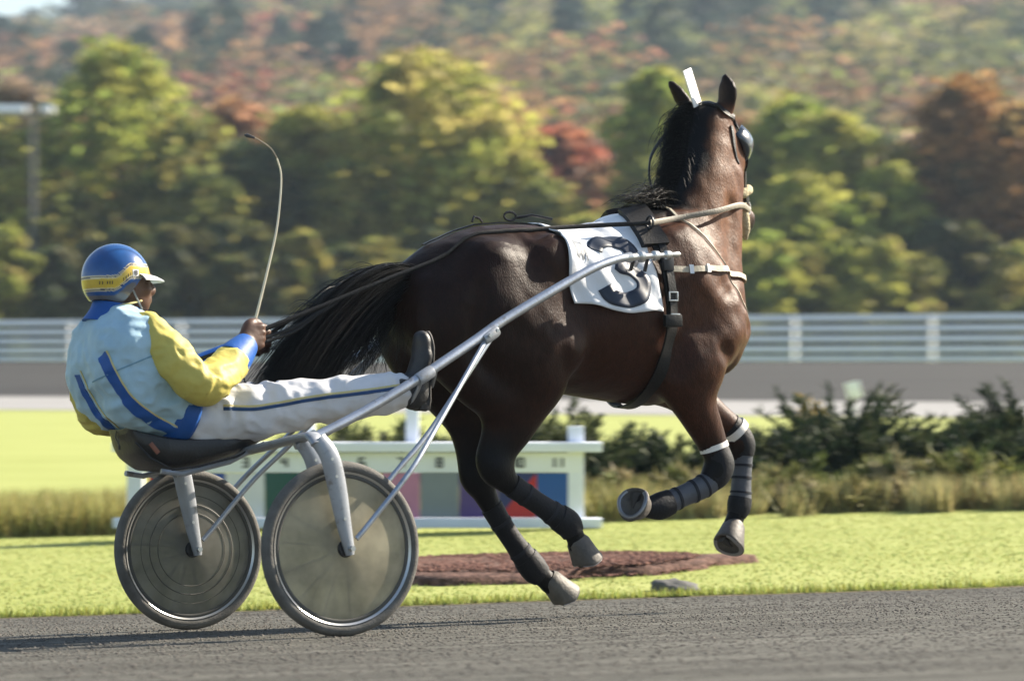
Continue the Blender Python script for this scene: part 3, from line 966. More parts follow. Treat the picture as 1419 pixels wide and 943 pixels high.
# ------------------------------------------------------------------ the colour board of the infield
by = 22.3
bx0, bx1 = at(183, by), at(812, by)
bz = float(ground_z((bx0 + bx1) / 2, by))
BO = Vector(((bx0 + bx1) / 2, by, bz))
board = thing('colour_board', 'low white board of coloured numbered panels standing on the lawn', 'board', matrix=Matrix.Translation(BO))
M_bw = mat('white_board_paint', (.76, .80, .90), rough=.6, noise=.06, nscale=5, bump=.1)
def vz(v): return 1.03 + by * (500 - v) / 4524 - bz
def bbox(name, u0, u1, v0, v1, y, th, m, parent=board, lab=None, bev=.004):
    x0, x1 = at(u0, by) - BO.x, at(u1, by) - BO.x; z0, z1 = vz(v1), vz(v0)
    b = MB(); b.box(((x0 + x1) / 2, y, (z0 + z1) / 2), (x1 - x0, th, z1 - z0), bev=bev)
    o = b.build(name, m, parent)
    if lab: o['label'] = lab
    return o
bbox('top_shelf', 158, 834, 612, 625, -.01, .20, M_bw)
bbox('bottom_beam', 158, 834, 717, 730, -.01, .14, M_bw)
fas = bbox('number_fascia', 190, 806, 626.5, 654, .0, .035, M_bw)
for u in (187, 798):
    bbox('post', u - 11, u + 11, 590 if u > 500 else 600, 734, .035, .10, M_bw)
for u in (425, 571):
    bbox('post', u - 9, u + 9, 556 if u == 571 else 585, 734, .10, .09, M_bw)
COLS = [((.45, .02, .025), 'red'), ((.02, .07, .35), 'blue'), ((.72, .72, .72), 'white'), ((.015, .085, .07), 'dark green'), ((.012, .012, .014), 'black'), ((.62, .48, .04), 'yellow'),
        ((.52, .22, .34), 'pink'), ((.22, .25, .27), 'grey'), ((.085, .05, .20), 'purple'), ((.02, .03, .13), 'navy and red'), ((.012, .085, .32), 'bright blue')]
SEG = {'0': 'abcdef', '1': 'bc', '2': 'abged', '3': 'abgcd', '4': 'fgbc', '5': 'afgcd', '6': 'afgedc', '7': 'abc', '8': 'abcdefg', '9': 'abcfgd'}
def digit(b, ch, cx, cz, w, h, y, th=.011):
    hw, hh = w / 2, h / 2
    S = {'a': ((cx, cz + hh), (w, th)), 'g': ((cx, cz), (w, th)), 'd': ((cx, cz - hh), (w, th)), 'b': ((cx + hw, cz + hh / 2), (th, hh)), 'c': ((cx + hw, cz - hh / 2), (th, hh)), 'f': ((cx - hw, cz + hh / 2), (th, hh)), 'e': ((cx - hw, cz - hh / 2), (th, hh))}
    for k, q in enumerate(SEG[ch]):
        (x, z), (sx, sz) = S[q]
        b.box((x, y - .0003 * k, z), (sx + th * .9, .004, sz + th * .4))
for k, (c, nm) in enumerate(COLS):
    u0 = 206 + k * 53.8; u1 = u0 + 53.0
    p = bbox('colour_panel', u0, u1, 654.6, 716.4, .008, .022, mat('panel_' + nm.replace(' ', '_'), c, rough=.5, noise=.08, nscale=4), lab=nm + ' panel')
    if nm == 'navy and red':
        x0, x1 = at(u0, by) - BO.x, at(u1, by) - BO.x; z0, z1 = vz(716.4), vz(654.6)
        b = MB(); b.add([(x0, -.0065, z0), (x1, -.0065, z0), (x1, -.0065, z1)], [(0, 1, 2)]); b.build('red_half', MATS['panel_red'], p, smooth=False)
    b = MB()
    s_ = str(k + 1); xc = at((u0 + u1) / 2, by) - BO.x; zc = vz(640)
    for q, ch in enumerate(s_):
        digit(b, ch, xc + (q - (len(s_) - 1) / 2) * .052, zc, .034, .058, -.021, th=.009)
    b.build('number', mat('board_number', (.05, .055, .07), rough=.6), fas, smooth=False)
# ------------------------------------------------------------------ the racing sulky
M_alu = mat('brushed_aluminium', (.40, .43, .48), rough=.34, metal=.85, noise=.18, nscale=10, bump=.08, bscale=120, wear=((.22, .21, .19), .15))
M_paint = mat('silver_paint', (.31, .33, .36), rough=.4, metal=.35, noise=.15, nscale=9, bump=.05, wear=((.16, .14, .12), .2))
M_tyre = mat('grey_rubber', (.125, .12, .11), rough=.85, spec=.25, noise=.3, nscale=16, bump=.3, bscale=140)
M_rim = mat('rim_alloy', (.55, .55, .54), rough=.32, metal=.8, noise=.1)
M_vinyl = mat('black_vinyl', (.014, .014, .015), rough=.42, noise=.2, bump=.25, bscale=80)
M_dark = mat('dark_steel', (.05, .05, .055), rough=.45, metal=.6, noise=.2)
M_rubber = mat('black_rubber', (.02, .02, .022), rough=.8, noise=.3, nscale=18, bump=.2)

def disc_material(name, colr):
    m = bpy.data.materials.new(name); m.use_nodes = True
    nt = m.node_tree; N = nt.nodes; L = nt.links
    b = N.get('Principled BSDF'); b.inputs['Roughness'].default_value = .38; b.inputs['Specular IOR Level'].default_value = .4
    tc = N.new('ShaderNodeTexCoord'); nz = N.new('ShaderNodeTexNoise'); nz.inputs['Scale'].default_value = 9; nz.inputs['Detail'].default_value = 8
    L.new(tc.outputs['Object'], nz.inputs['Vector'])
    rp = N.new('ShaderNodeValToRGB'); rp.color_ramp.elements[0].position = .3; rp.color_ramp.elements[1].position = .75
    rp.color_ramp.elements[0].color = (*[c * .62 for c in colr], 1); rp.color_ramp.elements[1].color = (*[c * 1.15 for c in colr], 1)
    L.new(nz.outputs['Fac'], rp.inputs['Fac']); L.new(rp.outputs['Color'], b.inputs['Base Color'])
    t = N.new('ShaderNodeBsdfTranslucent'); L.new(rp.outputs['Color'], t.inputs['Color'])
    tr = N.new('ShaderNodeBsdfTransparent'); tr.inputs['Color'].default_value = (.85, .84, .72, 1)
    m1 = N.new('ShaderNodeMixShader'); m1.inputs['Fac'].default_value = .50
    m2 = N.new('ShaderNodeMixShader'); m2.inputs['Fac'].default_value = .12
    L.new(b.outputs[0], m1.inputs[1]); L.new(t.outputs[0], m1.inputs[2])
    L.new(m1.outputs[0], m2.inputs[1]); L.new(tr.outputs[0], m2.inputs[2])
    L.new(m2.outputs[0], N.get('Material Output').inputs['Surface'])
    return m
M_discA = disc_material('clear_wheel_cover', (.66, .60, .44))
M_discB = disc_material('smoked_wheel_cover', (.33, .32, .28))
M_ring = mat('wheel_cover_rib', (.06, .058, .05), rough=.6)

SB = (0.0, 0.0, 0.0)
sulky = thing('sulky', 'two-wheeled silver racing sulky with covered wheels behind the horse', 'sulky', matrix=FRAME)
def sp_(name, mb, m, parent=None, label=None, off=SB, **k):
    o = mb.build(name, m, parent or sulky, off=off, **k)
    if label: o['label'] = label
    return o

def wheel(c, mdisc, label, rings):
    w = bpy.data.objects.new('wheel', None); COL.objects.link(w); w.parent = sulky; w.location = c
    w['label'] = label
    b = MB()
    prof = [(.3055 + .0245 * math.cos(a), .027 * math.sin(a)) for a in [2 * PI * k / 16 for k in range(16)]]
    b.lathe(prof, n=96, close=True)
    b.build('tyre', M_tyre, w)
    b = MB()
    b.lathe([(.283, -.021), (.288, -.024), (.2885, .024), (.283, .021), (.278, .012), (.276, -.012)], n=96, close=True)
    b.build('rim', M_rim, w)
    for s in (-1, 1):
        b = MB()
        b.lathe([(.268, s * .0150), (.20, s * .021), (.12, s * .030), (.032, s * .040)], n=96)
        b.build('disc_cover', mdisc, w)
        b = MB()
        b.lathe([(.2815, s * .0165), (.275, s * .0185), (.269, s * .0185), (.2655, s * .0168)], n=96)
        b.build('cover_edge', M_ring, w)
        if rings and s < 0:
            for r_, wd in ((.150, .0016), (.185, .0022), (.222, .0012)):
                b = MB()
                y = -np.interp(r_, [.032, .12, .20, .268], [.040, .030, .021, .0135])
                b.lathe([(r_ - wd, y - .0008), (r_, y - .0022), (r_ + wd, y - .0008)], n=96)
                b.build('cover_rib', M_ring, w)
    for k in range(28):
        a = 2 * PI * k / 28 + .05
        sy = (-1) ** k
        b = MB()
        b.tube([(.03 * math.cos(a), sy * .034, .03 * math.sin(a)), (.276 * math.cos(a + .06), sy * .011, .276 * math.sin(a + .06))], .0026, n=5)
        b.build('spoke', M_ring, w)
    b = MB()
    b.lathe([(.0, -.062), (.012, -.062), (.012, -.052), (.030, -.050), (.034, -.040), (.034, .040), (.030, .050), (.012, .052), (.012, .062), (0, .062)], n=28)
    b.build('hub', M_dark, w)
    return w
wheel((0, -.685, .3295), M_discA, 'near wheel with a clear sunlit plastic cover', False)
wheel((-.005, .685, .3295), M_discB, 'far wheel with a smoked plastic cover', True)

# arch over the wheels, with a fork leg each side of each wheel
def zbar(y): return .703 - .052 * y / .7
b = MB()
pts = [(-.115, -.745, zbar(-.7) - .035), (-.12, -.72, zbar(-.7) - .008), (-.122, -.66, zbar(-.66)), (-.12, -.3, zbar(-.3)), (-.12, .3, zbar(.3)), (-.122, .66, zbar(.66)), (-.12, .74, zbar(.7) - .012)]
P = catmull(pts, 6)
b.tube([tuple(p) for p in P], [(.017, .034)] * len(P), n=14, hint=(0, 0, 1))
sp_('arch', b, M_paint)
def fork(y, top, label=None):
    b = MB()
    P = catmull([(.004, y, .305, .014, .017), (.0, y, .335, .015, .022), (-.018, y, .42, .015, .031), (-.045, y, .57, .016, .040), (-.072, y, .675, .018, .040), (-.112, y * (1 - .02), top, .02, .034)], 6)
    b.tube([tuple(p[:3]) for p in P], [(p[3], p[4]) for p in P], n=16, hint=(0, 1, 0))
    return sp_('fork', b, M_paint, label=label)
fork(-.752, zbar(-.7) - .012)
fork(-.615, zbar(-.62) - .01)
fork(.615, zbar(.62) - .008)
fork(.752, zbar(.7) - .016)
for y in (-.778, -.592, .592, .778):
    b = MB(); b.lathe([(0, -.012), (.011, -.012), (.011, .012), (0, .012)], n=6, c=(.0, y, .3295))
    sp_('axle_nut', b, M_rim, smooth=False)
# shafts
SH = [(-.13, -.58, .722), (-.08, -.58, .738), (.167, -.553, .842), (.404, -.527, .958), (.581, -.50, 1.052), (.727, -.473, 1.13), (.876, -.447, 1.213), (1.129, -.42, 1.338), (1.30, -.397, 1.417), (1.40, -.38, 1.452), (1.47, -.366, 1.470), (1.52, -.355, 1.477)]
for s in (1, -1):
    P = catmull([(x, s * y, z) for x, y, z in SH], 6)
    b = MB()
    r = [.0175 + .003 * math.sin(min(1, i / len(P) * 1.2) * PI) for i in range(len(P))]
    b.tube([tuple(p) for p in P], r, n=14)
    sh = sp_('shaft', b, M_alu)
    # quick hitch at the tip
    b = MB()
    e = Vector((1.50, s * -.358, 1.475)); d = Vector((.26, s * .035, .02)).normalized()
    prof = [(0, .018), (.03, .022), (.035, .016), (.075, .014), (.08, .024), (.095, .025), (.10, .013), (.15, .012), (.155, .021), (.175, .021), (.18, .011), (.215, .011), (.22, .019), (.24, .019), (.25, .010), (.285, .012), (.30, .004)]
    b.tube([e + d * u for u, q in prof], [q for u, q in prof], n=14)
    hitch = b.build('shaft_hitch', M_rim, sh, off=SB)
    for k, (u, l) in enumerate(((.05, .05), (.125, .06))):
        b = MB(); b.tube([e + d * u, e + d * u + Vector((.0, s * .03, -l))], .008, n=8); b.build('hitch_pin', M_dark, sh, off=SB)
    # braces from the hub to the shaft
    for yh, xo in ((-.748, .0), (-.635, .02)):
        b = MB()
        P = catmull([(.035, s * yh, .365), (.09, s * yh, .42), (.27, s * (yh * .6 - .295 if yh < -.7 else -.625), .61), (.43 + xo, s * (-.665 if yh < -.7 else -.59), .775), (.79 + xo, s * -.462, 1.148)], 5)
        b.tube([tuple(p) for p in P], [(.011, .0085)] * len(P), n=10)
        sp_('brace', b, M_alu)
    # foot rest: a bent rod with a plate on the inside of the shaft
    b = MB()
    b.tube([(.47, s * -.505, .985), (.46, s * -.47, .93), (.452, s * -.43, .885), (.45, s * -.36, .872), (.452, s * -.31, .882)], .008, n=8)
    b.tube([(.53, s * -.50, 1.015), (.545, s * -.46, .99), (.552, s * -.42, .95), (.552, s * -.36, .94)], .008, n=8)
    sp_('foot_rest', b, M_alu)
# collars, clamps and bolts where the tubes meet
def collar(p, q, r, name='clamp', m=None):
    b = MB(); b.tube([p, Vector(p).lerp(Vector(q), .12), Vector(p).lerp(Vector(q), .88), q], [r * .93, r, r, r * .93], n=16); return sp_(name, b, m or M_paint)
for s in (1, -1):
    collar((.755, s * -.472, 1.128), (.825, s * -.460, 1.168), .0265)
    collar((-.09, s * -.582, .716), (-.035, s * -.579, .760), .0285)
    collar((.43, s * -.526, .968), (.50, s * -.518, 1.005), .0255)
    for (x, z) in ((.775, 1.165), (.81, 1.185), (-.062, .768)):
        b = MB(); b.lathe([(0, -.006), (.0075, -.006), (.0075, .006), (0, .006)], n=6, c=(x, s * (-.50 if x > 0 else -.612), z - .02)); sp_('bolt', b, M_rim, smooth=False)
    for y in (-.752, -.615):
        for z in (.44, .60, .665):
            x = float(np.interp(z, [.42, .57, .675], [-.018, -.045, -.072]))
            b = MB(); b.lathe([(0, -.0025), (.006, -.0025), (.005, .0025), (0, .0025)], n=10, c=(x, s * y - .0165, z)); sp_('rivet', b, M_rim)
# seat
def seat_mesh():
    prof = catmull([(-.60, .805, .785), (-.585, .80, .755), (-.56, .79, .70), (-.50, .778, .655), (-.45, .77, .640), (-.36, .765, .645), (-.22, .765, .680), (-.11, .772, .715), (-.05, .775, .742), (-.03, .765, .752)], 5)
    b = MB()
    rows = []
    for (x, zt, zb) in prof:
        hw = np.interp(x, [-.60, -.54, -.48, -.2, -.03], [.10, .17, .20, .20, .15])
        th = 16
        ring = []
        for k in range(th):
            a = 2 * PI * k / th
            cy = math.copysign(abs(math.cos(a)) ** .55, math.cos(a)); cz = math.copysign(abs(math.sin(a)) ** .55, math.sin(a))
            edge = .018 * (abs(cy) ** 3)
            ring.append((x, hw * cy, (zt + zb) / 2 + (zt - zb) / 2 * cz + edge))
        rows.append(ring)
    n = 16
    V = [p for r_ in rows for p in r_]
    F = []
    for i in range(len(rows) - 1):
        for k in range(n):
            F.append((i * n + k, i * n + (k + 1) % n, (i + 1) * n + (k + 1) % n, (i + 1) * n + k))
    F.append(tuple(range(n))); F.append(tuple((len(rows) - 1) * n + k for k in range(n)))
    b.add(V, F)
    return b
seat = sp_('seat', seat_mesh(), M_vinyl)
b = MB(); b.tube([(-.585, -.13, .752), (-.55, -.19, .690), (-.47, -.212, .645), (-.36, -.212, .655), (-.2, -.208, .69), (-.06, -.165, .745)], .0045, n=6)
b.build('seat_piping', M_rubber, seat, off=SB)
b = MB(); b.box((-.535, -.192, .728), (.05, .006, .018), rot=Euler((0, R(50), 0)), bev=.001)
b.build('maker_plate', mat('red_brown_plate', (.16, .055, .03), rough=.5, noise=.3), seat, off=SB)
for s in (-1, 1):
    b = MB(); b.tube([(-.12, s * .19, zbar(s * .19)), (-.22, s * .19, .672), (-.42, s * .185, .628), (-.50, s * .17, .640)], .011, n=8)
    sp_('seat_bracket', b, M_paint)
# ------------------------------------------------------------------ the horse
def sstep(a, b, x):
    t = np.clip((x - a) / (b - a), 0, 1)
    return t * t * (3 - 2 * t)

def cone(fd, p, q, r0, r1, k=0.012, asp=1.0, hint=(0, 1, 0)):
    """flat-ended cone from p to q (radii r0, r1), asp = lateral / sagittal"""
    p = np.array(p, float); q = np.array(q, float)
    d = q - p; L = np.linalg.norm(d); d /= L
    e1 = np.array(hint, float); e1 -= d * e1.dot(d); e1 /= np.linalg.norm(e1); e2 = np.cross(d, e1)
    rm = max(r0, r1) * max(1, asp) + 0.01
    def fn(x, y, z):
        dx, dy, dz = x - p[0], y - p[1], z - p[2]
        u = dx * d[0] + dy * d[1] + dz * d[2]
        r = r0 + (r1 - r0) * np.clip(u / L, 0, 1)
        c1 = (dx * e1[0] + dy * e1[1] + dz * e1[2]) / asp
        c2 = dx * e2[0] + dy * e2[1] + dz * e2[2]
        return np.maximum(np.sqrt(c1 ** 2 + c2 ** 2) - r, np.maximum(-u, u - L))
    fd.put(np.minimum(p, q) - rm, np.maximum(p, q) + rm, fn, k)

HB = (1.45, 0.0, 0.0)
hf = Field((0.50, -0.46, 0.0), (2.72, 0.52, 2.42), 0.0105)
# trunk
hf.sweep([(0.72, 0, 1.27, .10, .13), (0.80, 0, 1.275, .19, .225), (0.95, 0, 1.285, .245, .295), (1.12, 0, 1.29, .262, .315), (1.30, 0, 1.285, .268, .322),
          (1.50, 0, 1.265, .285, .338), (1.68, 0, 1.265, .275, .365), (1.82, 0, 1.275, .245, .385), (1.95, 0, 1.265, .215, .345), (2.08, 0, 1.215, .185, .255), (2.15, 0, 1.18, .12, .16)], k=.02, n=5)
hf.sweep([(1.55, 0, 1.52, .07, .07), (1.72, 0, 1.57, .06, .075), (1.84, 0, 1.60, .055, .07), (1.96, 0, 1.60, .06, .08)], k=.10)      # withers
hf.sweep([(0.70, 0, 1.42, .045, .035), (0.85, 0, 1.49, .09, .06), (1.02, 0, 1.545, .12, .06), (1.25, 0, 1.565, .12, .05)], k=.07)   # croup
# neck
hf.sweep([(1.90, 0, 1.30, .165, .29), (2.0, 0, 1.45, .14, .25), (2.085, 0, 1.60, .112, .20), (2.15, .02, 1.75, .094, .162), (2.195, .05, 1.90, .084, .135),
          (2.225, .085, 2.02, .078, .11), (2.24, .105, 2.09, .072, .09)], k=.09, n=5)
# windpipe and chest
hf.sweep([(2.15, 0, 1.22, .075, .075), (2.215, 0, 1.40, .062, .055), (2.235, .01, 1.56, .05, .05), (2.265, .03, 1.72, .04, .045), (2.30, .06, 1.86, .045, .05)], k=.07)
for s in (-1, 1):
    hf.ell((2.125, s * .105, 1.15), (.105, .085, .14), k=.05)                       # breast
    hf.ell((2.150, s * .165, 1.185), (.075, .055, .075), k=.04)                      # point of shoulder
    hf.sweep([(1.84, s * .165, 1.56, .045, .10), (1.93, s * .20, 1.42, .05, .125), (2.03, s * .205, 1.28, .05, .12), (2.09, s * .19, 1.18, .05, .09)], k=.06)   # shoulder
    hf.sweep([(2.08, s * .19, 1.17, .075, .08), (1.97, s * .195, 1.06, .08, .115), (1.88, s * .185, 1.00, .07, .10)], k=.05)        # upper arm
    hf.ell((1.245, s * .222, 1.475), (.085, .05, .075), k=.08)                       # point of hip
    hf.ell((0.73, s * .12, 1.245), (.085, .095, .15), k=.07)                        # buttock
    hf.sweep([(0.98, s * .165, 1.44, .11, .12), (0.95, s * .175, 1.28, .115, .22), (0.97, s * .175, 1.12, .115, .20)], k=.08)        # hip muscle
    hf.sweep([(0.74, s * .14, 1.22, .08, .09), (0.78, s * .15, 1.10, .085, .10), (0.87, s * .16, 1.00, .08, .10), (0.97, s * .165, .91, .07, .085)], k=.07)             # hamstrings
# near hind leg (right)
hf.sweep([(1.08, -.18, 1.25, .10, .17), (1.17, -.205, 1.12, .095, .15), (1.15, -.20, 1.00, .088, .145), (1.105, -.175, .90, .075, .12), (1.065, -.16, .80, .06, .092), (1.015, -.15, .71, .047, .068), (.985, -.15, .635, .042, .06)], k=.07, n=5)
hf.ell((1.285, -.235, 1.10), (.055, .055, .075), k=.05)                             # stifle
hf.sweep([(1.03, -.165, .90, .03, .04), (.975, -.155, .80, .02, .024), (.94, -.15, .71, .018, .022), (.935, -.15, .65, .022, .026), (.975, -.15, .60, .03, .035)], k=.05)   # hock tendon and point
hf.sweep([(.985, -.15, .63, .042, .058), (1.02, -.15, .585, .036, .048), (1.09, -.15, .535, .03, .038), (1.18, -.15, .48, .028, .036), (1.27, -.15, .425, .031, .042), (1.325, -.15, .39, .034, .045), (1.355, -.15, .335, .029, .034), (1.37, -.15, .30, .036, .042)], k=.03)
# far hind leg (left)
hf.sweep([(1.02, .18, 1.25, .10, .18), (1.08, .20, 1.10, .095, .17), (1.07, .19, .98, .085, .135), (1.05, .165, .86, .068, .10), (1.065, .145, .75, .054, .077), (1.07, .13, .66, .044, .063), (1.065, .13, .59, .042, .058)], k=.07, n=5)
hf.sweep([(.96, .165, .93, .035, .05), (.985, .15, .82, .022, .028), (1.0, .14, .70, .018, .022), (1.01, .13, .61, .022, .026), (1.045, .13, .565, .03, .035)], k=.05)
hf.sweep([(1.065, .13, .60, .042, .058), (1.085, .13, .535, .036, .048), (1.13, .13, .455, .03, .038), (1.20, .13, .35, .028, .036), (1.275, .13, .255, .031, .042), (1.32, .13, .205, .034, .046), (1.37, .13, .165, .03, .036), (1.40, .13, .14, .036, .042)], k=.03)
# near fore leg (right), folded
hf.sweep([(1.86, -.185, 1.06, .085, .12), (1.905, -.18, .95, .075, .11), (1.965, -.17, .84, .062, .085), (2.02, -.16, .745, .05, .066), (2.05, -.16, .675, .042, .054), (2.065, -.16, .625, .043, .055), (2.045, -.16, .575, .038, .046)], k=.06, n=5)
hf.sweep([(2.055, -.16, .60, .042, .05), (2.00, -.16, .545, .034, .042), (1.92, -.16, .512, .028, .034), (1.83, -.16, .48, .028, .035), (1.755, -.16, .457, .034, .045), (1.70, -.16, .455, .03, .034), (1.655, -.16, .463, .036, .04)], k=.03)
# far fore leg (left)
hf.sweep([(1.95, .185, 1.06, .085, .12), (2.06, .18, .98, .075, .10), (2.19, .165, .89, .06, .078), (2.30, .155, .815, .047, .058), (2.36, .15, .765, .043, .053), (2.385, .15, .715, .042, .05)], k=.06, n=5)
hf.sweep([(2.385, .15, .73, .043, .05), (2.388, .15, .66, .034, .042), (2.383, .15, .57, .027, .034), (2.377, .15, .49, .029, .036), (2.367, .15, .445, .034, .043), (2.345, .15, .395, .029, .034), (2.33, .15, .36, .035, .04)], k=.03)
# head, turned to the left
HY = R(33)
hx = np.array((math.cos(HY), math.sin(HY), 0)); hl = np.array((-math.sin(HY), math.cos(HY), 0))
hp0 = np.array((2.245, .115, 2.125)); hp1 = np.array((2.515, .29, 1.665))
hd = (hp1 - hp0) / np.linalg.norm(hp1 - hp0)
hn = np.cross(hl, hd); hn = hn if hn[2] > 0 else -hn      # towards the forehead
def hpt(t, f=0.0, l=0.0):
    return hp0 + (hp1 - hp0) * t + hn * f + hl * l
def hrow(t, f, a, b):
    return (*hpt(t, f), a, b)
hf.sweep([hrow(-.03, -.01, .065, .06), hrow(.10, 0, .085, .085), hrow(.24, -.005, .098, .105), hrow(.42, -.015, .088, .105), hrow(.62, 0, .066, .075), hrow(.82, .0, .054, .058), hrow(.96, -.005, .052, .052)], k=.05, hint=hl, n=5)
for s in (-1, 1):
    hf.ell(hpt(.30, -.055, s * .06), (.075, .04, .075), k=.04)          # jowl
    hf.ell(hpt(.26, .035, s * .085), (.03, .028, .03), k=.03)           # eye socket
    hf.ell(hpt(.93, .03, s * .035), (.028, .024, .035), k=.02)          # nostril
    hf.ell(hpt(.955, .045, s * .043), (.012, .010, .016), k=.01, sub=True)
# ears
def ear(base, tip, bend, wid):
    base = np.array(base); tip = np.array(tip)
    m1 = base * .62 + tip * .38 + np.array(bend); m2 = base * .28 + tip * .72 + np.array(bend) * .8
    hf.sweep([(*base, .030, .026), (*m1, wid, .019), (*m2, wid * .8, .015), (*tip, .006, .006)], k=.025, hint=hl, n=5)
ear(hpt(.02, .01, -.055), hpt(.02, .01, -.06) + np.array((.012, -.005, .195)), (.014, -.012, 0), .036)
ear(hpt(.02, .0, .06), hpt(.02, 0, .06) + np.array((-.085, .070, .180)), (.004, .0, 0), .03)
hf.ell(hpt(.02, .04, -.058) + np.array((.012, -.006, .075)), (.013, .013, .05), k=.012, sub=True)
# muscle relief
def relief(x, y, z):
    P = np.stack([x, y, z], 1)
    w = sstep(.8, 1.1, z)
    return (-(vnoise(P, 7.0, 3) - .5) * .012 - (vnoise(P, 16.0, 5) - .5) * .005 - (vnoise(P * np.array((1, 1, .6)), 34.0, 8) - .5) * .0028) * w
hf.warp(relief)
# hollows: flank, shoulder groove, jugular groove
for s in (-1, 1):
    hf.ell((1.38, s * .36, 1.36), (.08, .06, .11), k=.12, sub=True)
    hf.sweep([(2.00, s * .275, 1.52, .02, .03), (2.10, s * .26, 1.36, .02, .03)], k=.06, sub=True)
    hf.ell((2.215, s * .225, 1.20), (.022, .03, .03), k=.03, sub=True)
    hf.sweep([(2.04, s * .29, 1.10, .02, .02), (2.10, s * .265, 1.04, .02, .02), (2.12, s * .22, .96, .02, .02)], k=.05, sub=True)
    hf.sweep([(2.17, s * .205, 1.42, .03, .02), (2.20, s * .165, 1.58, .03, .02), (2.235, s * .13 + .03, 1.75, .03, .015)], k=.06, sub=True)
    hf.sweep([(1.80, s * .285, 1.12, .03, .04), (1.78, s * .275, 1.02, .03, .04)], k=.06, sub=True)
    hf.sweep([(.86, s * .315, 1.35, .03, .02), (.84, s * .30, 1.15, .03, .02), (.90, s * .28, 1.02, .025, .02)], k=.06, sub=True)
hV, hQ = hf.mesh(3)

CREST = catmull([(1.80, 0, 1.70), (1.93, 0, 1.755), (2.02, .005, 1.83), (2.075, .03, 1.93), (2.11, .06, 2.02), (2.15, .095, 2.12), (2.21, .11, 2.18)], 4)
def horse_colour(V):
    x, y, z = V[:, 0], V[:, 1], V[:, 2]
    n1 = vnoise(V, 5.0, 1); n2 = vnoise(V, 14.0, 2); n3 = vnoise(V * np.array([1, 1, .5]), 60.0, 4)
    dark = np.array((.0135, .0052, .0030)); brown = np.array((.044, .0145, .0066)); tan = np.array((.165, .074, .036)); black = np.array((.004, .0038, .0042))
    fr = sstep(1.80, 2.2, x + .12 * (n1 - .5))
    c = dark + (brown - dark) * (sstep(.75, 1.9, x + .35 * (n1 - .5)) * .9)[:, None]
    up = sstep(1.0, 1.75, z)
    c = c + (tan - c) * (fr * sstep(.75, 1.0, z) * (.20 + .60 * up + .35 * (n2 - .5)))[:, None]  # lighter tan on chest and upper neck: sunlit tone put into the coat
    hv = V - hp0
    th = hv.dot(hd) / np.linalg.norm(hp1 - hp0)
    onhead = sstep(2.22, 2.34, x) * sstep(1.55, 1.65, z)
    c = c + (brown * 1.7 - c) * (onhead * .5)[:, None]
    # black points
    hind = (x < 1.6) * sstep(.86, .66, z + .08 * (n2 - .5))
    fore = (x >= 1.6) * sstep(.80, .64, z + .06 * (n2 - .5))
    k = np.maximum(hind, fore)
    dc = np.min(np.linalg.norm(V[:, None, :] - CREST[None], axis=2), axis=1)
    k = np.maximum(k, sstep(.125, .06, dc + .05 * (n2 - .5)))
    k = np.maximum(k, sstep(.80, 1.0, th) * onhead)
    k = np.maximum(k, sstep(2.15, 2.20, z) * .92)
    k = np.maximum(k, sstep(.66, .70, -x + 1.40) * sstep(1.36, 1.42, z) * 0.0)
    c = c + (black - c) * k[:, None]
    n4 = vnoise(V * np.array([1, 1, .35]), 130.0, 6)
    c = c * (0.62 + .40 * n3 + .36 * n4)[:, None]
    return c

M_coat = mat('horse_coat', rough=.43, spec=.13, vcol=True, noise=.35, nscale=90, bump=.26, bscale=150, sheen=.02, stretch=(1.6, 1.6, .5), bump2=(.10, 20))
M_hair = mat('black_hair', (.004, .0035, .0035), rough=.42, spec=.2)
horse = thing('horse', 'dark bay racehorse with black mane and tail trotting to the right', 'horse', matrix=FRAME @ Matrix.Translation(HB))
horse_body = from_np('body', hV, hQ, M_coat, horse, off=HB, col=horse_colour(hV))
BVH = BVHTree.FromPolygons([Vector(v) for v in hV], [tuple(int(i) for i in q) for q in hQ])

def hsurf(out, tgt, off=0.0):
    """point on the horse hit from out towards tgt, lifted by off"""
    o = Vector(out); d = (Vector(tgt) - o).normalized()
    loc, nor, i, dist = BVH.ray_cast(o, d, 5.0)
    if loc is None:
        return Vector(tgt)
    if nor.dot(d) > 0: nor = -nor
    return loc + nor * off
def hnear(p, off=0.0):
    loc, nor, i, dist = BVH.find_nearest(Vector(p))
    return loc + nor * off

# tail: streams back over the driver's feet, with looser hair hanging below
rng = np.random.default_rng(7)
paths = []
top = catmull([(.74, 0, 1.44), (.60, 0, 1.462), (.47, 0, 1.43), (.35, 0, 1.36), (.24, 0, 1.27), (.15, 0, 1.17), (.07, 0, 1.07), (.0, 0, .985)], 2)
low = catmull([(.71, 0, 1.38), (.64, 0, 1.34), (.55, 0, 1.27), (.46, 0, 1.19), (.385, 0, 1.11), (.32, 0, 1.04), (.27, 0, .98), (.225, 0, .945)], 2)
m = len(top)
tt = np.linspace(0, 1, m)
for i in range(4400):
    a = rng.beta(1.25, 1.15)
    p = top * (1 - a) + low * a
    sp = rng.normal(0, 1)
    p[:, 1] += sp * (.022 + .055 * tt)
    p[:, 2] += rng.normal(0, .018) * tt
    p[:, 0] += rng.normal(0, .018) * tt
    ln = 1.0 - abs(rng.normal(0, .13)) if rng.random() < .85 else 1.0 + rng.random() * .10
    wob = rng.normal(0, 1, 3)
    p += (np.sin(tt * (4 + 3 * rng.random()) + rng.random() * 6)[:, None] * wob[None, :] * .006) * tt[:, None]
    s2 = np.linspace(0, min(max(ln, .35), 1.0), m)
    q = np.stack([np.interp(s2, tt, p[:, j]) for j in range(3)], 1)
    if ln > 1:
        q[-3:] += (q[-3:] - q[-4:-1]) * .6
    paths.append(q)
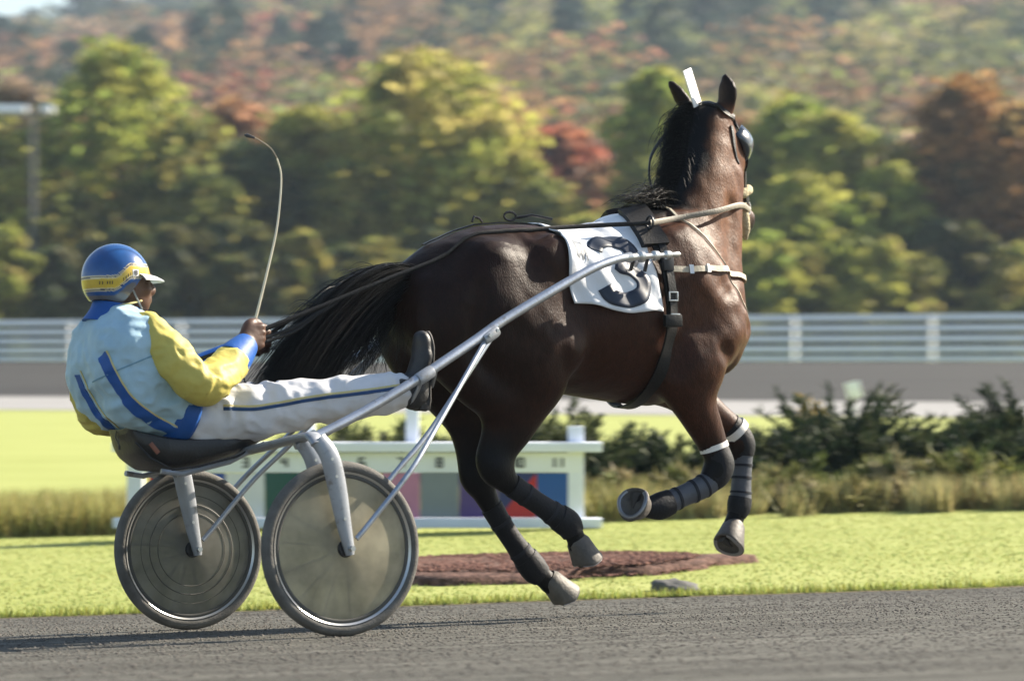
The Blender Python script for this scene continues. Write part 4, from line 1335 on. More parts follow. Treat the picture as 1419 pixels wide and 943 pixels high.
for i in range(520):                       # hanging wisps under the dock
    t0 = rng.random() * .40 + .02
    s0 = np.array([np.interp(t0, tt, low[:, j]) for j in range(3)]) + np.array((0, rng.normal(0, .02), .03))
    L = (.10 + .27 * rng.random()) * (1.1 - t0 * .5)
    back = rng.normal(.16, .10)
    k = np.linspace(0, 1, 12)
    q = np.stack([s0[0] - back * k ** 1.3 * (L / .3) + .02 * np.sin(k * 5 + i), s0[1] + rng.normal(0, .05) * k, s0[2] - L * k ** 1.1 + .01 * np.sin(k * 7 + i * 2)], 1)
    paths.append(q)
for i in range(60):                        # fly-away hairs above the tail
    t0 = .2 + rng.random() * .6
    s0 = np.array([np.interp(t0, tt, top[:, j]) for j in range(3)])
    k = np.linspace(0, 1, 8); L = .06 + .10 * rng.random()
    q = np.stack([s0[0] - L * .8 * k, s0[1] + rng.normal(0, .03) * k, s0[2] + L * .35 * np.sin(k * 2.2) * rng.random() - L * .3 * k], 1)
    paths.append(q)
V, F = strands(paths, .0016, .25)
tail = from_np('tail', V, F, M_hair, horse, off=HB)

# mane: hangs on the left of the crest, with a blown bunch at the withers
paths = []
crest = catmull([(1.80, 0, 1.70), (1.93, 0, 1.755), (2.02, .005, 1.83), (2.075, .03, 1.93), (2.11, .06, 2.02), (2.15, .095, 2.12), (2.21, .11, 2.18)], 6)
for i in range(1300):
    u = rng.random()
    s0 = np.array([np.interp(u, np.linspace(0, 1, len(crest)), crest[:, j]) for j in range(3)])
    h0 = np.array(hnear(s0, -.004))
    L = (.11 + .15 * rng.random() ** 1.4) * (0.55 + .6 * math.sin(PI * min(1, .25 + u * .8)))
    k = np.linspace(0, 1, 12)
    up = .035 * rng.random() + .01
    side = .035 + .05 * rng.random() ** 1.5
    bk = rng.normal(.035, .035)
    q = np.stack([h0[0] - bk * k - (.045 + .03 * rng.random()) * np.sin(k * PI * .6) + .008 * np.sin(7 * k + i),
                  h0[1] + side * np.sin(k * 1.7) + rng.normal(0, .012) * k,
                  h0[2] + up * np.sin(k * PI) - L * k ** 1.35], 1)
    paths.append(q)
for i in range(24):                       # near-side fringe over the crest
    u = rng.random() * .9
    s0 = np.array([np.interp(u, np.linspace(0, 1, len(crest)), crest[:, j]) for j in range(3)])
    h0 = np.array(hnear(s0, -.004)); k = np.linspace(0, 1, 8)
    L = (.01 + .06 * rng.random() ** 1.6); o_ = .004 + .012 * rng.random()
    q = np.stack([h0[0] + (.01 + .02 * rng.random()) * k, h0[1] - (.01 + .03 * rng.random()) * np.sin(k * 1.5), h0[2] + .02 * np.sin(k * PI) - L * k ** 1.4], 1)
    q = np.array([tuple(hnear(p_, o_ * min(1, w_ * 3))) if w_ > .15 else tuple(p_) for p_, w_ in zip(q, k)])
    paths.append(q)
for i in range(130):                       # hair blown back over the saddle
    s0 = np.array((1.86 + rng.random() * .14, rng.normal(0, .03), 1.70 + rng.random() * .05)); k = np.linspace(0, 1, 12)
    s0 = np.array(hnear(s0, -.003)); L = .12 + .16 * rng.random()
    q = np.stack([s0[0] - L * k, s0[1] - .04 * k + rng.normal(0, .03) * k, s0[2] + .045 * np.sin(k * 2.6) * (.4 + rng.random()) + .01 * np.sin(9 * k + i)], 1)
    paths.append(q)
V, F = strands(paths, .0017, .25)
mane = from_np('mane', V, F, M_hair, horse, off=HB)

# hooves: flared horn with a bevelled sole and frog
def hoof(p, q, r0, r1, toe, m, label=None):
    p = Vector(p); q = Vector(q); d = (q - p).normalized(); L = (q - p).length
    e1 = Vector(toe); e1 = (e1 - d * e1.dot(d)).normalized(); e2 = d.cross(e1)
    prof = [(-.012, r0 * .86), (.0, r0), (L * .06, r0 * 1.06), (L * .5, r0 * .5 + r1 * .5), (L * .94, r1), (L, r1 * .985), (L + .004, r1 * .93), (L + .002, r1 * .80), (L - .010, r1 * .70), (L - .014, r1 * .35), (L - .012, .002)]
    b = MB(); n = 36; V = []; F = []
    for (u, r_) in prof:
        for k in range(n):
            a = 2 * PI * k / n
            c = math.cos(a)
            sx = 1.12 + .10 * (c > 0) * c if c > 0 else 1.0
            heel = 1 - .14 * max(0, -c) ** 2
            V.append(p + d * (u * (1 - .22 * max(0, -c))) + e1 * (r_ * c * sx * heel) + e2 * (r_ * math.sin(a)))
    for j in range(len(prof) - 1):
        for k in range(n): F.append((j * n + k, j * n + (k + 1) % n, (j + 1) * n + (k + 1) % n, (j + 1) * n + k))
    b.add(V, F)
    o = b.build('hoof', m, horse, off=HB, sharp=60)
    if label: o['label'] = label
    b = MB(); c0 = p + d * (L - .012) - e1 * r1 * .35
    b.tube([c0 - e1 * .012, c0 + e1 * r1 * .3, c0 + e1 * r1 * .75], [(.010, r1 * .34), (.012, r1 * .22), (.005, .004)], n=10, hint=d)
    b.build('frog', M_frog, o, off=HB)
    b = MB(); SHN = 18
    pp = [p + d * (L * (1 - .20 * max(0, -math.cos(a))) + .003) + e1 * (r1 * .86 * math.cos(a) * (1.14 if math.cos(a) > 0 else .9)) + e2 * (r1 * .86 * math.sin(a)) for a in [R(-140 + 280 * k / SHN) for k in range(SHN + 1)]]
    b.tube(pp, [(.004, .0085)] * (SHN + 1), n=8, hint=d)
    b.build('horseshoe', M_shoe, o, off=HB)
    return o
M_horn = mat('dark_horn', (.085, .075, .065), rough=.6, noise=.35, nscale=22, bump=.3, bscale=60)
M_hornl = mat('pale_horn', (.11, .10, .085), rough=.6, noise=.3, nscale=20, bump=.3, bscale=60, wear=((.16, .13, .10), .15))
M_shoe = mat('worn_shoe_metal', (.30, .30, .31), rough=.4, metal=.8, noise=.2)
M_frog = mat('hoof_sole', (.05, .046, .042), rough=.9, noise=.3, nscale=30)
hoof((1.358, -.15, .32), (1.408, -.15, .225), .044, .062, (1, 0, .3), M_horn, 'near hind hoof lifted off the ground')
hoof((1.385, .13, .158), (1.475, .13, .075), .044, .062, (1, 0, .8), M_hornl, 'pale far hind hoof just above the track')
hoof((1.672, -.163, .458), (1.600, -.205, .482), .045, .072, (-.2, 0, -1), M_horn, 'folded fore hoof showing its sole')
hoof((2.335, .15, .37), (2.278, .118, .278), .045, .068, (1, 0, -.6), M_horn, 'far fore hoof hanging down')

# leg boots and bands
M_bootd = mat('black_neoprene', (.006, .007, .010), rough=.6, spec=.25, bump=.25, bscale=90, noise=.2)
M_bootg = mat('grey_leg_boot', (.055, .062, .078), rough=.55, bump=.2, bscale=70, noise=.2, nscale=14)
M_bstrap = mat('boot_strap_web', (.018, .02, .026), rough=.7, spec=.2)
M_band = mat('white_elastic', (.72, .70, .66), rough=.7, bump=.3, bscale=160, noise=.1)
def sleeve(name, rows, m, label=None, n=20):
    b = MB()
    P = catmull(rows, 4)
    b.tube([tuple(p[:3]) for p in P], [(p[3], p[4]) for p in P], n=n, hint=(0, 1, 0))
    o = b.build(name, m, horse, off=HB)
    if label: o['label'] = label
    if name == 'shin_boot':
        for t in ((.18, .48, .80) if m is M_bootg else (.25, .75)):
            i0 = int(t * (len(P) - 1)); i1 = min(i0 + 1, len(P) - 1)
            q0 = P[i0] * .72 + P[i1] * .28 if i0 else P[i0]; q1 = P[i0] * .1 + P[i1] * .9
            bb = MB(); bb.tube([tuple(q0[:3]), tuple(q1[:3])], [(q0[3] + .0028, q0[4] + .0028), (q1[3] + .0028, q1[4] + .0028)], n=n, hint=(0, 1, 0))
            bb.build('boot_strap', M_bstrap, o, off=HB)
    return o
# near fore
sleeve('knee_boot', [(2.043, -.16, .70, .046, .060), (2.058, -.16, .66, .052, .064), (2.068, -.16, .622, .054, .066), (2.052, -.16, .585, .052, .060), (2.02, -.16, .558, .045, .052)], M_bootd, 'black knee boot on the folded near foreleg')
sleeve('elastic_band', [(2.037, -.16, .712, .052, .0665), (2.044, -.16, .690, .053, .0675)], M_band, 'white band above the folded near knee')
sleeve('shin_boot', [(2.02, -.16, .556, .042, .050), (1.96, -.16, .526, .040, .050), (1.88, -.16, .498, .037, .046), (1.80, -.16, .47, .040, .050)], M_bootg, 'grey shin boot on the folded near foreleg')
sleeve('ankle_boot', [(1.815, -.16, .474, .044, .054), (1.76, -.16, .457, .046, .058), (1.71, -.16, .453, .040, .046), (1.685, -.16, .456, .036, .040)], M_bootd)
# far fore
sleeve('knee_boot', [(2.325, .15, .80, .052, .060), (2.365, .15, .762, .054, .062), (2.392, .15, .715, .054, .062), (2.392, .15, .665, .046, .052)], M_bootd, 'black knee boot on the far foreleg')
sleeve('elastic_band', [(2.345, .15, .788, .0575, .0665), (2.368, .15, .764, .0585, .067)], M_band, 'white band round the far knee')
sleeve('shin_boot', [(2.392, .15, .672, .043, .050), (2.388, .15, .60, .037, .046), (2.382, .15, .53, .038, .047), (2.376, .15, .475, .042, .052)], M_bootg, 'grey shin boot on the far foreleg')
sleeve('ankle_boot', [(2.376, .15, .485, .045, .055), (2.367, .15, .445, .046, .056), (2.352, .15, .41, .039, .045)], M_bootd)
# hind
sleeve('shin_boot', [(1.06, -.15, .556, .040, .050), (1.13, -.15, .512, .037, .046), (1.21, -.15, .463, .037, .046), (1.29, -.15, .413, .043, .056)], M_bootd, 'black shin boot on the near hind leg')
sleeve('ankle_boot', [(1.275, -.15, .423, .045, .058), (1.32, -.15, .393, .047, .060), (1.345, -.15, .355, .042, .05)], M_bootd)
sleeve('shin_boot', [(1.12, .13, .473, .040, .050), (1.17, .13, .395, .037, .046), (1.23, .13, .313, .037, .046), (1.285, .13, .243, .043, .056)], M_bootd, 'black shin boot on the far hind leg')
sleeve('ankle_boot', [(1.275, .13, .257, .045, .058), (1.318, .13, .207, .047, .060), (1.35, .13, .18, .042, .05)], M_bootd)
# ------------------------------------------------------------------ the driver
DB = (-.36, 0, .80)
M_skin = mat('brown_skin', (.085, .042, .026), rough=.48, spec=.4, noise=.2, nscale=20, bump=.08, bscale=90)
M_blue = mat('light_blue_cloth', (.36, .53, .63), rough=.6, spec=.3, noise=.10, nscale=10, bump=.35, bscale=18, sheen=.1)
M_yel = mat('yellow_cloth', (.56, .48, .12), rough=.58, spec=.3, noise=.12, nscale=10, bump=.4, bscale=20, wear=((.36, .28, .07), .05))
M_royal = mat('royal_blue_cloth', (.012, .085, .33), rough=.55, spec=.35, noise=.12, bump=.2, bscale=40)
M_cream = mat('cream_piping', (.60, .52, .24), rough=.6)
M_white = mat('white_trouser_cloth', (.66, .66, .68), rough=.65, spec=.25, noise=.07, nscale=7, bump=.45, bscale=14)
M_leather = mat('black_boot_leather', (.022, .022, .024), rough=.5, noise=.3, nscale=14, bump=.3, bscale=60)
M_sole = mat('boot_sole', (.045, .042, .04), rough=.75, noise=.3, bump=.4, bscale=50)

person = thing('person', 'driver in blue and yellow racing jacket and helmet leaning back on the sulky', 'person', matrix=FRAME @ Matrix.Translation(DB))
RH = np.array((-.088, -.125, 1.158)); LH = np.array((.03, .085, 1.150))
def arm_pts(s):
    if s < 0:
        return [(-.555, -.185, 1.165), (-.475, -.265, 1.055), (-.375, -.295, .965), (-.27, -.245, 1.012), (-.15, -.165, 1.098), (-.118, -.145, 1.125)]
    return [(-.575, .16, 1.14), (-.615, .215, 1.0), (-.56, .255, .872), (-.40, .23, .92), (-.12, .14, 1.07), (-.02, .10, 1.115)]

pf = Field((-.86, -.50, .66), (.72, .52, 1.56), .0075)
pf.sweep([(-.33, 0, .84, .16, .11), (-.45, 0, .92, .14, .10), (-.54, 0, 1.04, .165, .105), (-.585, 0, 1.14, .16, .09), (-.595, 0, 1.20, .07, .07), (-.585, 0, 1.27, .056, .058), (-.575, 0, 1.32, .056, .06)], k=.03, n=4)
# head facing along the track
pf.ell((-.585, 0, 1.40), (.10, .078, .105), k=.03)
pf.ell((-.535, 0, 1.335), (.075, .062, .075), k=.03)
pf.ell((-.495, 0, 1.285), (.03, .035, .03), k=.03)                    # chin
pf.sweep([(-.480, 0, 1.385, .010, .012), (-.452, 0, 1.350, .014, .014), (-.456, 0, 1.337, .019, .012)], k=.012)   # nose
pf.ell((-.466, 0, 1.312), (.013, .026, .008), k=.008)                 # lips
pf.ell((-.466, 0, 1.300), (.013, .022, .008), k=.008)
pf.ell((-.474, 0, 1.40), (.018, .055, .012), k=.015)                  # brow
for s in (-1, 1):
    pf.ell((-.466, s * .030, 1.378), (.012, .017, .011), k=.006, sub=True)
    pf.ell((-.478, s * .030, 1.376), (.013, .014, .011), k=.004)      # eyeball
    pf.ell((-.578, s * .080, 1.36), (.030, .012, .036), k=.01)        # ear
    pf.ell((-.573, s * .092, 1.362), (.014, .007, .018), k=.006, sub=True)
    pf.ell((-.490, s * .045, 1.345), (.02, .02, .018), k=.02)         # cheek
    P = arm_pts(s)
    rr = [.055, .05, .044, .042, .032, .028]
    pf.sweep([(*p, r, r) for p, r in zip(P, rr)], k=.03)
    # fist: palm, four fingers curled about the rein, thumb from the side of the palm
    H = RH if s < 0 else LH
    S = 1.12
    def hp(x, y, z): return np.array((H[0] + x * S, H[1] + (-s) * y * S, H[2] + z * S))
    pf.sweep([(*P[-1], .027, .03), (*hp(-.03, -.012, -.022), .026, .034), (*hp(-.005, -.012, -.004), .017, .040), (*hp(.02, -.010, .004), .014, .042)], k=.02)
    for i in range(4):
        z = .033 - i * .0215; ln = (1.0, 1.08, 1.0, .82)[i]
        a = [hp(.015, -.014, z), hp(.015 + .026 * ln, -.010, z + .003), hp(.018 + .03 * ln, .016 * ln, z + .002), hp(.004, .030, z), hp(-.008, .022, z)]
        pf.sweep([(*q, r, r) for q, r in zip(a, (.0115, .0112, .0105, .0095, .0082))], k=.007, n=3, kin=.006)
    a = [hp(-.022, -.002, .022), hp(-.004, .004, .046), hp(.020, .010, .054), hp(.042, .012, .050)]
    pf.sweep([(*q, r, r) for q, r in zip(a, (.016, .0135, .0115, .0095))], k=.012, n=3)
    # legs
    pf.sweep([(-.30, s * .10, .845, .085, .085), (-.10, s * .17, .865, .075, .075), (.115, s * .25, .90, .056, .056), (.29, s * .32, .915, .05, .05), (.43, s * .385, .93, .038, .04), (.47, s * .40, .91, .036, .04)], k=.03)
    pf.sweep([(.47, s * .40, .905, .035, .035), (.50, s * .40, .98, .034, .03), (.515, s * .40, 1.09, .03, .02)], k=.02)
pV, pQ = pf.mesh(2)
pz = vnoise(pV, 12, 3)
from_np('body', pV, pQ, M_skin, person, off=DB)

# jacket: trunk, sleeves, cuffs, collar
jf = Field((-.90, -.48, .70), (-.16, .50, 1.34), .0085)
jf.sweep([(-.315, 0, .845, .195, .115), (-.40, 0, .865, .215, .13), (-.495, 0, .945, .235, .15), (-.56, 0, 1.04, .245, .152), (-.59, 0, 1.125, .228, .135), (-.605, 0, 1.18, .16, .10), (-.605, 0, 1.205, .075, .07)], k=.03, n=5)
for s in (-1, 1):
    jf.ell((-.565, s * .175, 1.145), (.075, .075, .075), k=.06)
def folds(x, y, z):
    P = np.stack([x, y, z], 1)
    r1 = 1 - np.abs(2 * vnoise(P * np.array((1, .6, 1.3)), 10, 2) - 1); r2 = 1 - np.abs(2 * vnoise(P, 24, 4) - 1)
    return -(r1 - .5) * .016 - (r2 - .5) * .009 + .003 * np.sin(38 * (z * .75 + x * .7) + 5 * vnoise(P, 5, 8))
for s in (-1, 1):
    jf.ell((-.645, s * .125, 1.06), (.085, .115, .13), k=.08)
    jf.ell((-.60, s * .13, .93), (.08, .10, .10), k=.08)
jf.warp(folds)
jf.cut(lambda x, y, z: (x + .385) * .95 - (z - .87) * .31)
jV, jQ = jf.mesh(1)
jacket = from_np('jacket', jV, jQ, M_blue, person, off=DB)
JB = BVHTree.FromPolygons([Vector(v) for v in jV], [tuple(int(i) for i in q) for q in jQ])
def surf_hit(bvh, p, d, off):
    d = Vector(d).normalized(); o = Vector(p) - d * 1.0
    loc, nor, i, ds = bvh.ray_cast(o, d, 3)
    if loc is None:
        loc, nor, i, ds = bvh.find_nearest(Vector(p))
    if nor.dot(d) > 0 and ds is not None: nor = nor
    return loc + nor * off, nor
def ribbon(bvh, pts, width, off, d=None, seg=5, across=4, thick=.004, wl=None):
    """a strap or stripe that follows a surface: pts are pushed along d (or to the nearest point) onto it"""
    P = catmull(pts, seg)
    b = MB()
    rows = []
    for i, p in enumerate(P):
        if d is not None: c, n = surf_hit(bvh, p[:3], d, 0)
        else:
            loc, n, _, _ = bvh.find_nearest(Vector(p[:3])); c = loc
        rows.append((c, n))
    V = []
    m = len(rows)
    for lay in (0, 1):
        for i, (c, n) in enumerate(rows):
            t = (rows[min(i + 1, m - 1)][0] - rows[max(i - 1, 0)][0]).normalized()
            s_ = n.cross(t).normalized()
            w = width if wl is None else wl[0] + (wl[1] - wl[0]) * i / (m - 1)
            for k in range(across + 1):
                q = c + s_ * (w * (k / across - .5))
                loc, nn, _, _ = bvh.find_nearest(q)
                base = loc if (loc - q).length < w * .8 else q
                V.append(base + nn * (off if lay else off - thick))
    a1 = across + 1
    F = []
    for lay in (0, 1):
        for i in range(m - 1):
            for k in range(across):
                a = lay * m * a1 + i * a1 + k
                F.append((a, a + 1, a + a1 + 1, a + a1))
    for i in range(m - 1):
        for k in (0, across):
            a = i * a1 + k; c2 = m * a1 + i * a1 + k
            F.append((a, a + a1, c2 + a1, c2))
    for i in (0, m - 1):
        for k in range(across):
            a = i * a1 + k; c2 = m * a1 + i * a1 + k
            F.append((a, a + 1, c2 + 1, c2))
    b.add(V, F)
    return b
VIEW = (.5, .866, 0)
for pts, w in (([(-.655, -.04, 1.085), (-.612, -.045, 1.00), (-.556, -.05, .914), (-.48, -.075, .84), (-.395, -.11, .785)], .05),
               ([(-.705, .12, 1.02), (-.67, .12, .945), (-.62, .12, .865), (-.555, .12, .80)], .034)):
    o = ribbon(JB, pts, w, .0035, VIEW, seg=8).build('stripe', M_royal, jacket, off=DB); o['label'] = 'royal blue stripe on the back of the jacket'
    ribbon(JB, [(p[0] + .022, p[1] - .0, p[2] + .015) for p in pts], .006, .0045, VIEW, seg=8, across=2).build('piping', M_cream, jacket, off=DB)
ribbon(JB, [(-.70, -.02, .985), (-.61, -.12, 1.03), (-.50, -.22, 1.09)], .005, .003, VIEW, seg=8, across=2).build('back_seam', mat('seam_thread', (.16, .30, .40), rough=.8), jacket, off=DB)
b = MB(); b.tube([(-.43, 0, .88), (-.415, 0, .874), (-.365, 0, .858), (-.35, 0, .854)], [(.226, .140), (.243, .155), (.241, .155), (.224, .140)], n=40, hint=(0, 1, 0))
b.build('waistband', M_royal, jacket, off=DB)
# sleeves
def crease(x, y, z, P, s):
    Q = np.stack([x, y, z], 1)
    el = np.array(P[2])
    near = np.exp(-(np.linalg.norm(Q - el, axis=1) / .13) ** 2)
    r1 = 1 - np.abs(2 * vnoise(Q * np.array((1.0, 1.2, 1.0)) + .25 * (vnoise(Q, 9, 6)[:, None] - .5), 11, 5) - 1)
    r2 = 1 - np.abs(2 * vnoise(Q + .1 * (vnoise(Q, 15, 2)[:, None] - .5), 23, 7) - 1)
    rad = np.sin(95 * np.linalg.norm(Q - el - np.array((.02, .04, .09)), axis=1) + 5 * vnoise(Q, 9, 3))
    return -(r1 - .5) * .016 - (r2 - .5) * .008 + near * rad * .006
for s in (-1, 1):
    P = arm_pts(s)
    f = Field((-.78, -.46, .78), (.10, .50, 1.30), .008)
    rr = [.078, .076, .072, .066, .060, .054]
    Q = [(*p, r, r) for p, r in zip(P, rr)]
    f.sweep(Q, k=.03, n=5)
    f.warp(lambda x, y, z: crease(x, y, z, P, s))
    wv = np.array(P[-1]) - np.array(P[-2]); wv /= np.linalg.norm(wv); we = np.array(P[-2]) * .62 + np.array(P[-3]) * .38
    f.cut(lambda x, y, z: (x - we[0]) * wv[0] + (y - we[1]) * wv[1] + (z - we[2]) * wv[2])
    V, Q2 = f.mesh(1)
    sl = from_np('sleeve', V, Q2, M_yel, jacket, off=DB)
    c0 = np.array(P[-2]) * .55 + np.array(P[-3]) * .45; c1 = np.array(P[-1])
    b = MB(); D = catmull([(*(c0 - wv * .004), .066), (*c0, .073), (*(c0 * .5 + c1 * .5), .065), (*c1, .052), (*(c1 + wv * .012), .044)], 4)
    b.tube([tuple(p[:3]) for p in D], [(p[3], p[3] * .95) for p in D], n=24)
    b.build('cuff', M_royal, jacket, off=DB)
b = MB()
b.tube([(-.617, 0, 1.195), (-.607, 0, 1.225), (-.600, 0, 1.255), (-.594, 0, 1.284)], [(.122, .118), (.112, .106), (.102, .096), (.096, .090)], n=32, hint=(1, 0, 0))
b.build('collar', M_royal, jacket, off=DB)
b = MB(); b.tube([(-.594 + .097 * math.cos(a), .091 * math.sin(a), 1.2845 + .02 * math.cos(a)) for a in [2 * PI * k / 40 for k in range(41)]], .004, n=6, cap=False)
b.build('collar_piping', M_cream, jacket, off=DB)
b = MB(); b.tube([(-.60, .02, .80), (-.612, .0, .775), (-.606, -.02, .745), (-.60, -.005, .76), (-.598, .015, .785)], .0022, n=5); b.tube([(-.606, -.02, .745), (-.605, -.021, .728)], .0045, n=6)
b.build('drawstring', M_dark, jacket, off=DB)

# trousers
tf = Field((-.50, -.50, .66), (.56, .50, 1.10), .0085)
tf.sweep([(-.42, 0, .85, .17, .10), (-.33, 0, .84, .185, .112), (-.27, 0, .845, .17, .10)], k=.03)
for s in (-1, 1):
    tf.sweep([(-.30, s * .09, .845, .115, .105), (-.10, s * .17, .865, .10, .102), (.115, s * .25, .90, .082, .085), (.29, s * .32, .915, .072, .074), (.43, s * .385, .932, .060, .066)], k=.05, n=5)
def tfold(x, y, z):
    P = np.stack([x, y, z], 1)
    r1 = 1 - np.abs(2 * vnoise(P * np.array((1.25, .7, .8)) + .2 * (vnoise(P, 7, 4)[:, None] - .5), 12, 1) - 1); r2 = 1 - np.abs(2 * vnoise(P, 27, 7) - 1)
    return -(r1 - .5) * .017 - (r2 - .5) * .007 + .003 * np.sin(46 * (x + .5 * z) + 7 * vnoise(P, 6, 3))
tf.warp(tfold)
tV, tQ = tf.mesh(1)
trousers = from_np('trousers', tV, tQ, M_white, person, off=DB)
TB = BVHTree.FromPolygons([Vector(v) for v in tV], [tuple(int(i) for i in q) for q in tQ])
st = [(-.22, -.16, .875), (-.10, -.22, .872), (.10, -.30, .905), (.28, -.37, .925), (.43, -.43, .945)]
ribbon(TB, st, .0125, .003, VIEW, seg=10, across=2).build('side_stripe', mat('navy_stripe', (.01, .05, .15), rough=.6), trousers, off=DB)
ribbon(TB, [(x, y, z + .012) for x, y, z in st], .008, .003, VIEW, seg=10, across=2).build('side_piping', M_cream, trousers, off=DB)

# boots: soles turned to the foot rests, toes up
for s in (-1, 1):
    f = Field((.36, .33, .82), (.62, .48, 1.20), .006)
    f.sweep([(.415, .395, .945, .048, .050), (.455, .40, .93, .046, .052), (.492, .40, .918, .044, .048)], k=.02)
    f.sweep([(.487, .40, .905, .042, .046), (.500, .40, .98, .046, .044), (.520, .40, 1.06, .050, .034), (.523, .40, 1.115, .045, .028), (.518, .40, 1.145, .034, .022)], k=.03)
    f.warp(lambda x, y, z: (vnoise(np.stack([x, y, z], 1), 30, 5) - .5) * .005)
    V, Q2 = f.mesh(1); V = V.copy()
    if s < 0:
        V[:, 1] *= -1; Q2 = Q2[:, ::-1]
    bt = from_np('boot', V, Q2, M_leather, person, off=DB)
    b = MB()
    D = catmull([(.520, .40, .858, .030), (.532, .40, .885, .042), (.536, .40, .95, .040), (.546, .40, 1.03, .048), (.551, .40, 1.10, .048), (.547, .40, 1.145, .036), (.542, .40, 1.165, .018)], 4)
    b.tube([(p[0], s * p[1], p[2]) for p in D], [(p[3], .0125) for p in D], n=20, hint=(0, 1, 0))
    b.build('sole', M_sole, bt, off=DB)
    b = MB(); b.box((.515, s * .40, .880), (.045, .076, .05), bev=.008)
    b.build('heel', M_sole, bt, off=DB)

# helmet
def helmet():
    nu, nv = 160, 90
    c = np.array((-.598, 0, 1.388)); r = np.array((.136, .115, .136))
    u = np.linspace(0, 2 * PI, nu, endpoint=False)
    V = []; 
    for j in range(nv):
        for a in u:
            fr = .5 + .5 * math.cos(a)                                  # 1 at the front
            side = abs(math.sin(a))
            bot = -.62 + (.62 + .02) * sstep(.45, .80, np.array(fr)) - .10 * float(np.exp(-((fr - .40) / .16) ** 2)) * side
            ph = PI / 2 + (math.asin(max(-.95, min(.95, float(bot)))) - PI / 2) * (j / (nv - 1))
            V.append(c + r * np.array((math.cos(ph) * math.cos(a), math.cos(ph) * math.sin(a), math.sin(ph))))
    V = np.array(V)
    F = []
    for j in range(nv - 1):
        for k in range(nu):
            F.append((j * nu + k, (j + 1) * nu + k, (j + 1) * nu + (k + 1) % nu, j * nu + (k + 1) % nu))
    x = V[:, 0]; z = V[:, 2]
    zc = 1.364 + .048 * sstep(-.65, -.575, x)
    dz = np.abs(z - zc)
    blue = np.array((.012, .075, .25)); yel = np.array((.62, .43, .05)); crm = np.array((.66, .58, .36)); navy = np.array((.008, .02, .07)); grey = np.array((.10, .10, .11))
    col = np.tile(blue, (len(V), 1))
    col[dz < .030] = crm; col[dz < .0265] = navy; col[dz < .022] = crm; col[dz < .018] = yel
    col[(z < zc - .046) & (x < -.56)] = grey
    return V, F, col, c, r
hvV, hvF, hvC, hc_, hr_ = helmet()
M_helm = mat('helmet_shell', rough=.24, spec=.5, vcol=True, coat=.5, noise=.12, nscale=25, wear=None)
helm = from_np('helmet', hvV, hvF, M_helm, person, off=DB, col=hvC)
sm = helm.modifiers.new('thickness', 'SOLIDIFY'); sm.thickness = .008; sm.offset = -1
b = MB()
ang = np.linspace(-1.15, 1.15, 25)
V = []; F = []
for j, (e, dz) in enumerate(((0.0, .004), (.03, .002), (.055, -.006), (.06, -.010), (.055, -.012), (.03, -.005), (0, -.004))):
    for a in ang:
        k = math.cos(a * .95) ** .7
        V.append((hc_[0] + (hr_[0] * .985 + e * k) * math.cos(a), (hr_[1] * .985 + e * k) * math.sin(a), 1.398 + dz - .012 * e / .06))
n = len(ang)
for j in range(6):
    for k in range(n - 1):
        F.append((j * n + k, j * n + k + 1, (j + 1) * n + k + 1, (j + 1) * n + k))
b.add(V, F)
b.build('visor', mat('pale_visor', (.55, .56, .55), rough=.35), helm, off=DB)
HBV = BVHTree.FromPolygons([Vector(v) for v in hvV], [tuple(f) for f in hvF])
M_hw = mat('white_print', (.70, .70, .68), rough=.5); M_hk = mat('black_print', (.01, .012, .02), rough=.5)
b = MB()
def dab(b, x, z, w, h, d=VIEW, off=.0015):
    V = []
    for (a, c) in ((-1, -1), (1, -1), (1, 1), (-1, 1)):
        p, n = surf_hit(HBV, (x + a * w / 2, -.10, z + c * h / 2), (0.15, 1, 0), 0)
        V.append(p + (p - Vector(hc_)).normalized() * off)
    b.add(V, [(0, 1, 2, 3)])
dab(b, -.560, 1.404, .026, .026)
b.build('number_patch', M_hw, helm, off=DB)
b = MB()
for (x, z, w, h) in ((-.560, 1.4105, .008, .0045), (-.560, 1.4035, .008, .0035), (-.560, 1.3965, .008, .0045), (-.5655, 1.404, .004, .016), (-.5545, 1.404, .004, .016)):
    dab(b, x, z, w, h, off=.0022)
for k, (x, z) in enumerate(((-.612, 1.374), (-.602, 1.381), (-.592, 1.389), (-.583, 1.394), (-.655, 1.362), (-.664, 1.362), (-.673, 1.362), (-.69, 1.362), (-.70, 1.362))):
    dab(b, x, z + .004, .003, .012, off=.0018)
b.build('lettering', M_hk, helm, off=DB)['kind'] = 'stuff'
for s in (-1, 1):
    b = MB(); b.tube([(-.572, s * .098, 1.345), (-.55, s * .088, 1.31), (-.518, s * .06, 1.272), (-.497, s * .0, 1.250)], (.004), n=6)
    b.build('chin_strap', mat('grey_strap', (.18, .18, .18), rough=.7), helm, off=DB)

# the whip in the driver's hand
whip = thing('whip', 'thin pale driving whip held upright in the right hand', 'whip', matrix=FRAME @ Matrix.Translation((-.07, -.10, 1.16)))
WBs = (-.07, -.10, 1.16)
P = catmull([(-.088, -.105, 1.08), (-.067, -.10, 1.178), (-.028, -.10, 1.31), (.008, -.10, 1.434), (.045, -.10, 1.57), (.065, -.10, 1.691), (.073, -.10, 1.80), (.057, -.10, 1.865)], 6)
b = MB(); b.tube([tuple(p) for p in P], [.0065 - .003 * i / len(P) for i in range(len(P))], n=7); b.build('shaft', mat('pale_fibreglass', (.62, .56, .42), rough=.35, noise=.15), whip, off=WBs)
P = catmull([(.057, -.10, 1.865), (.03, -.10, 1.904), (-.02, -.10, 1.935), (-.045, -.10, 1.945)], 5)
b = MB(); b.tube([tuple(p) for p in P], .0028, n=6); b.build('lash', mat('tan_cord', (.30, .25, .18), rough=.8), whip, off=WBs)
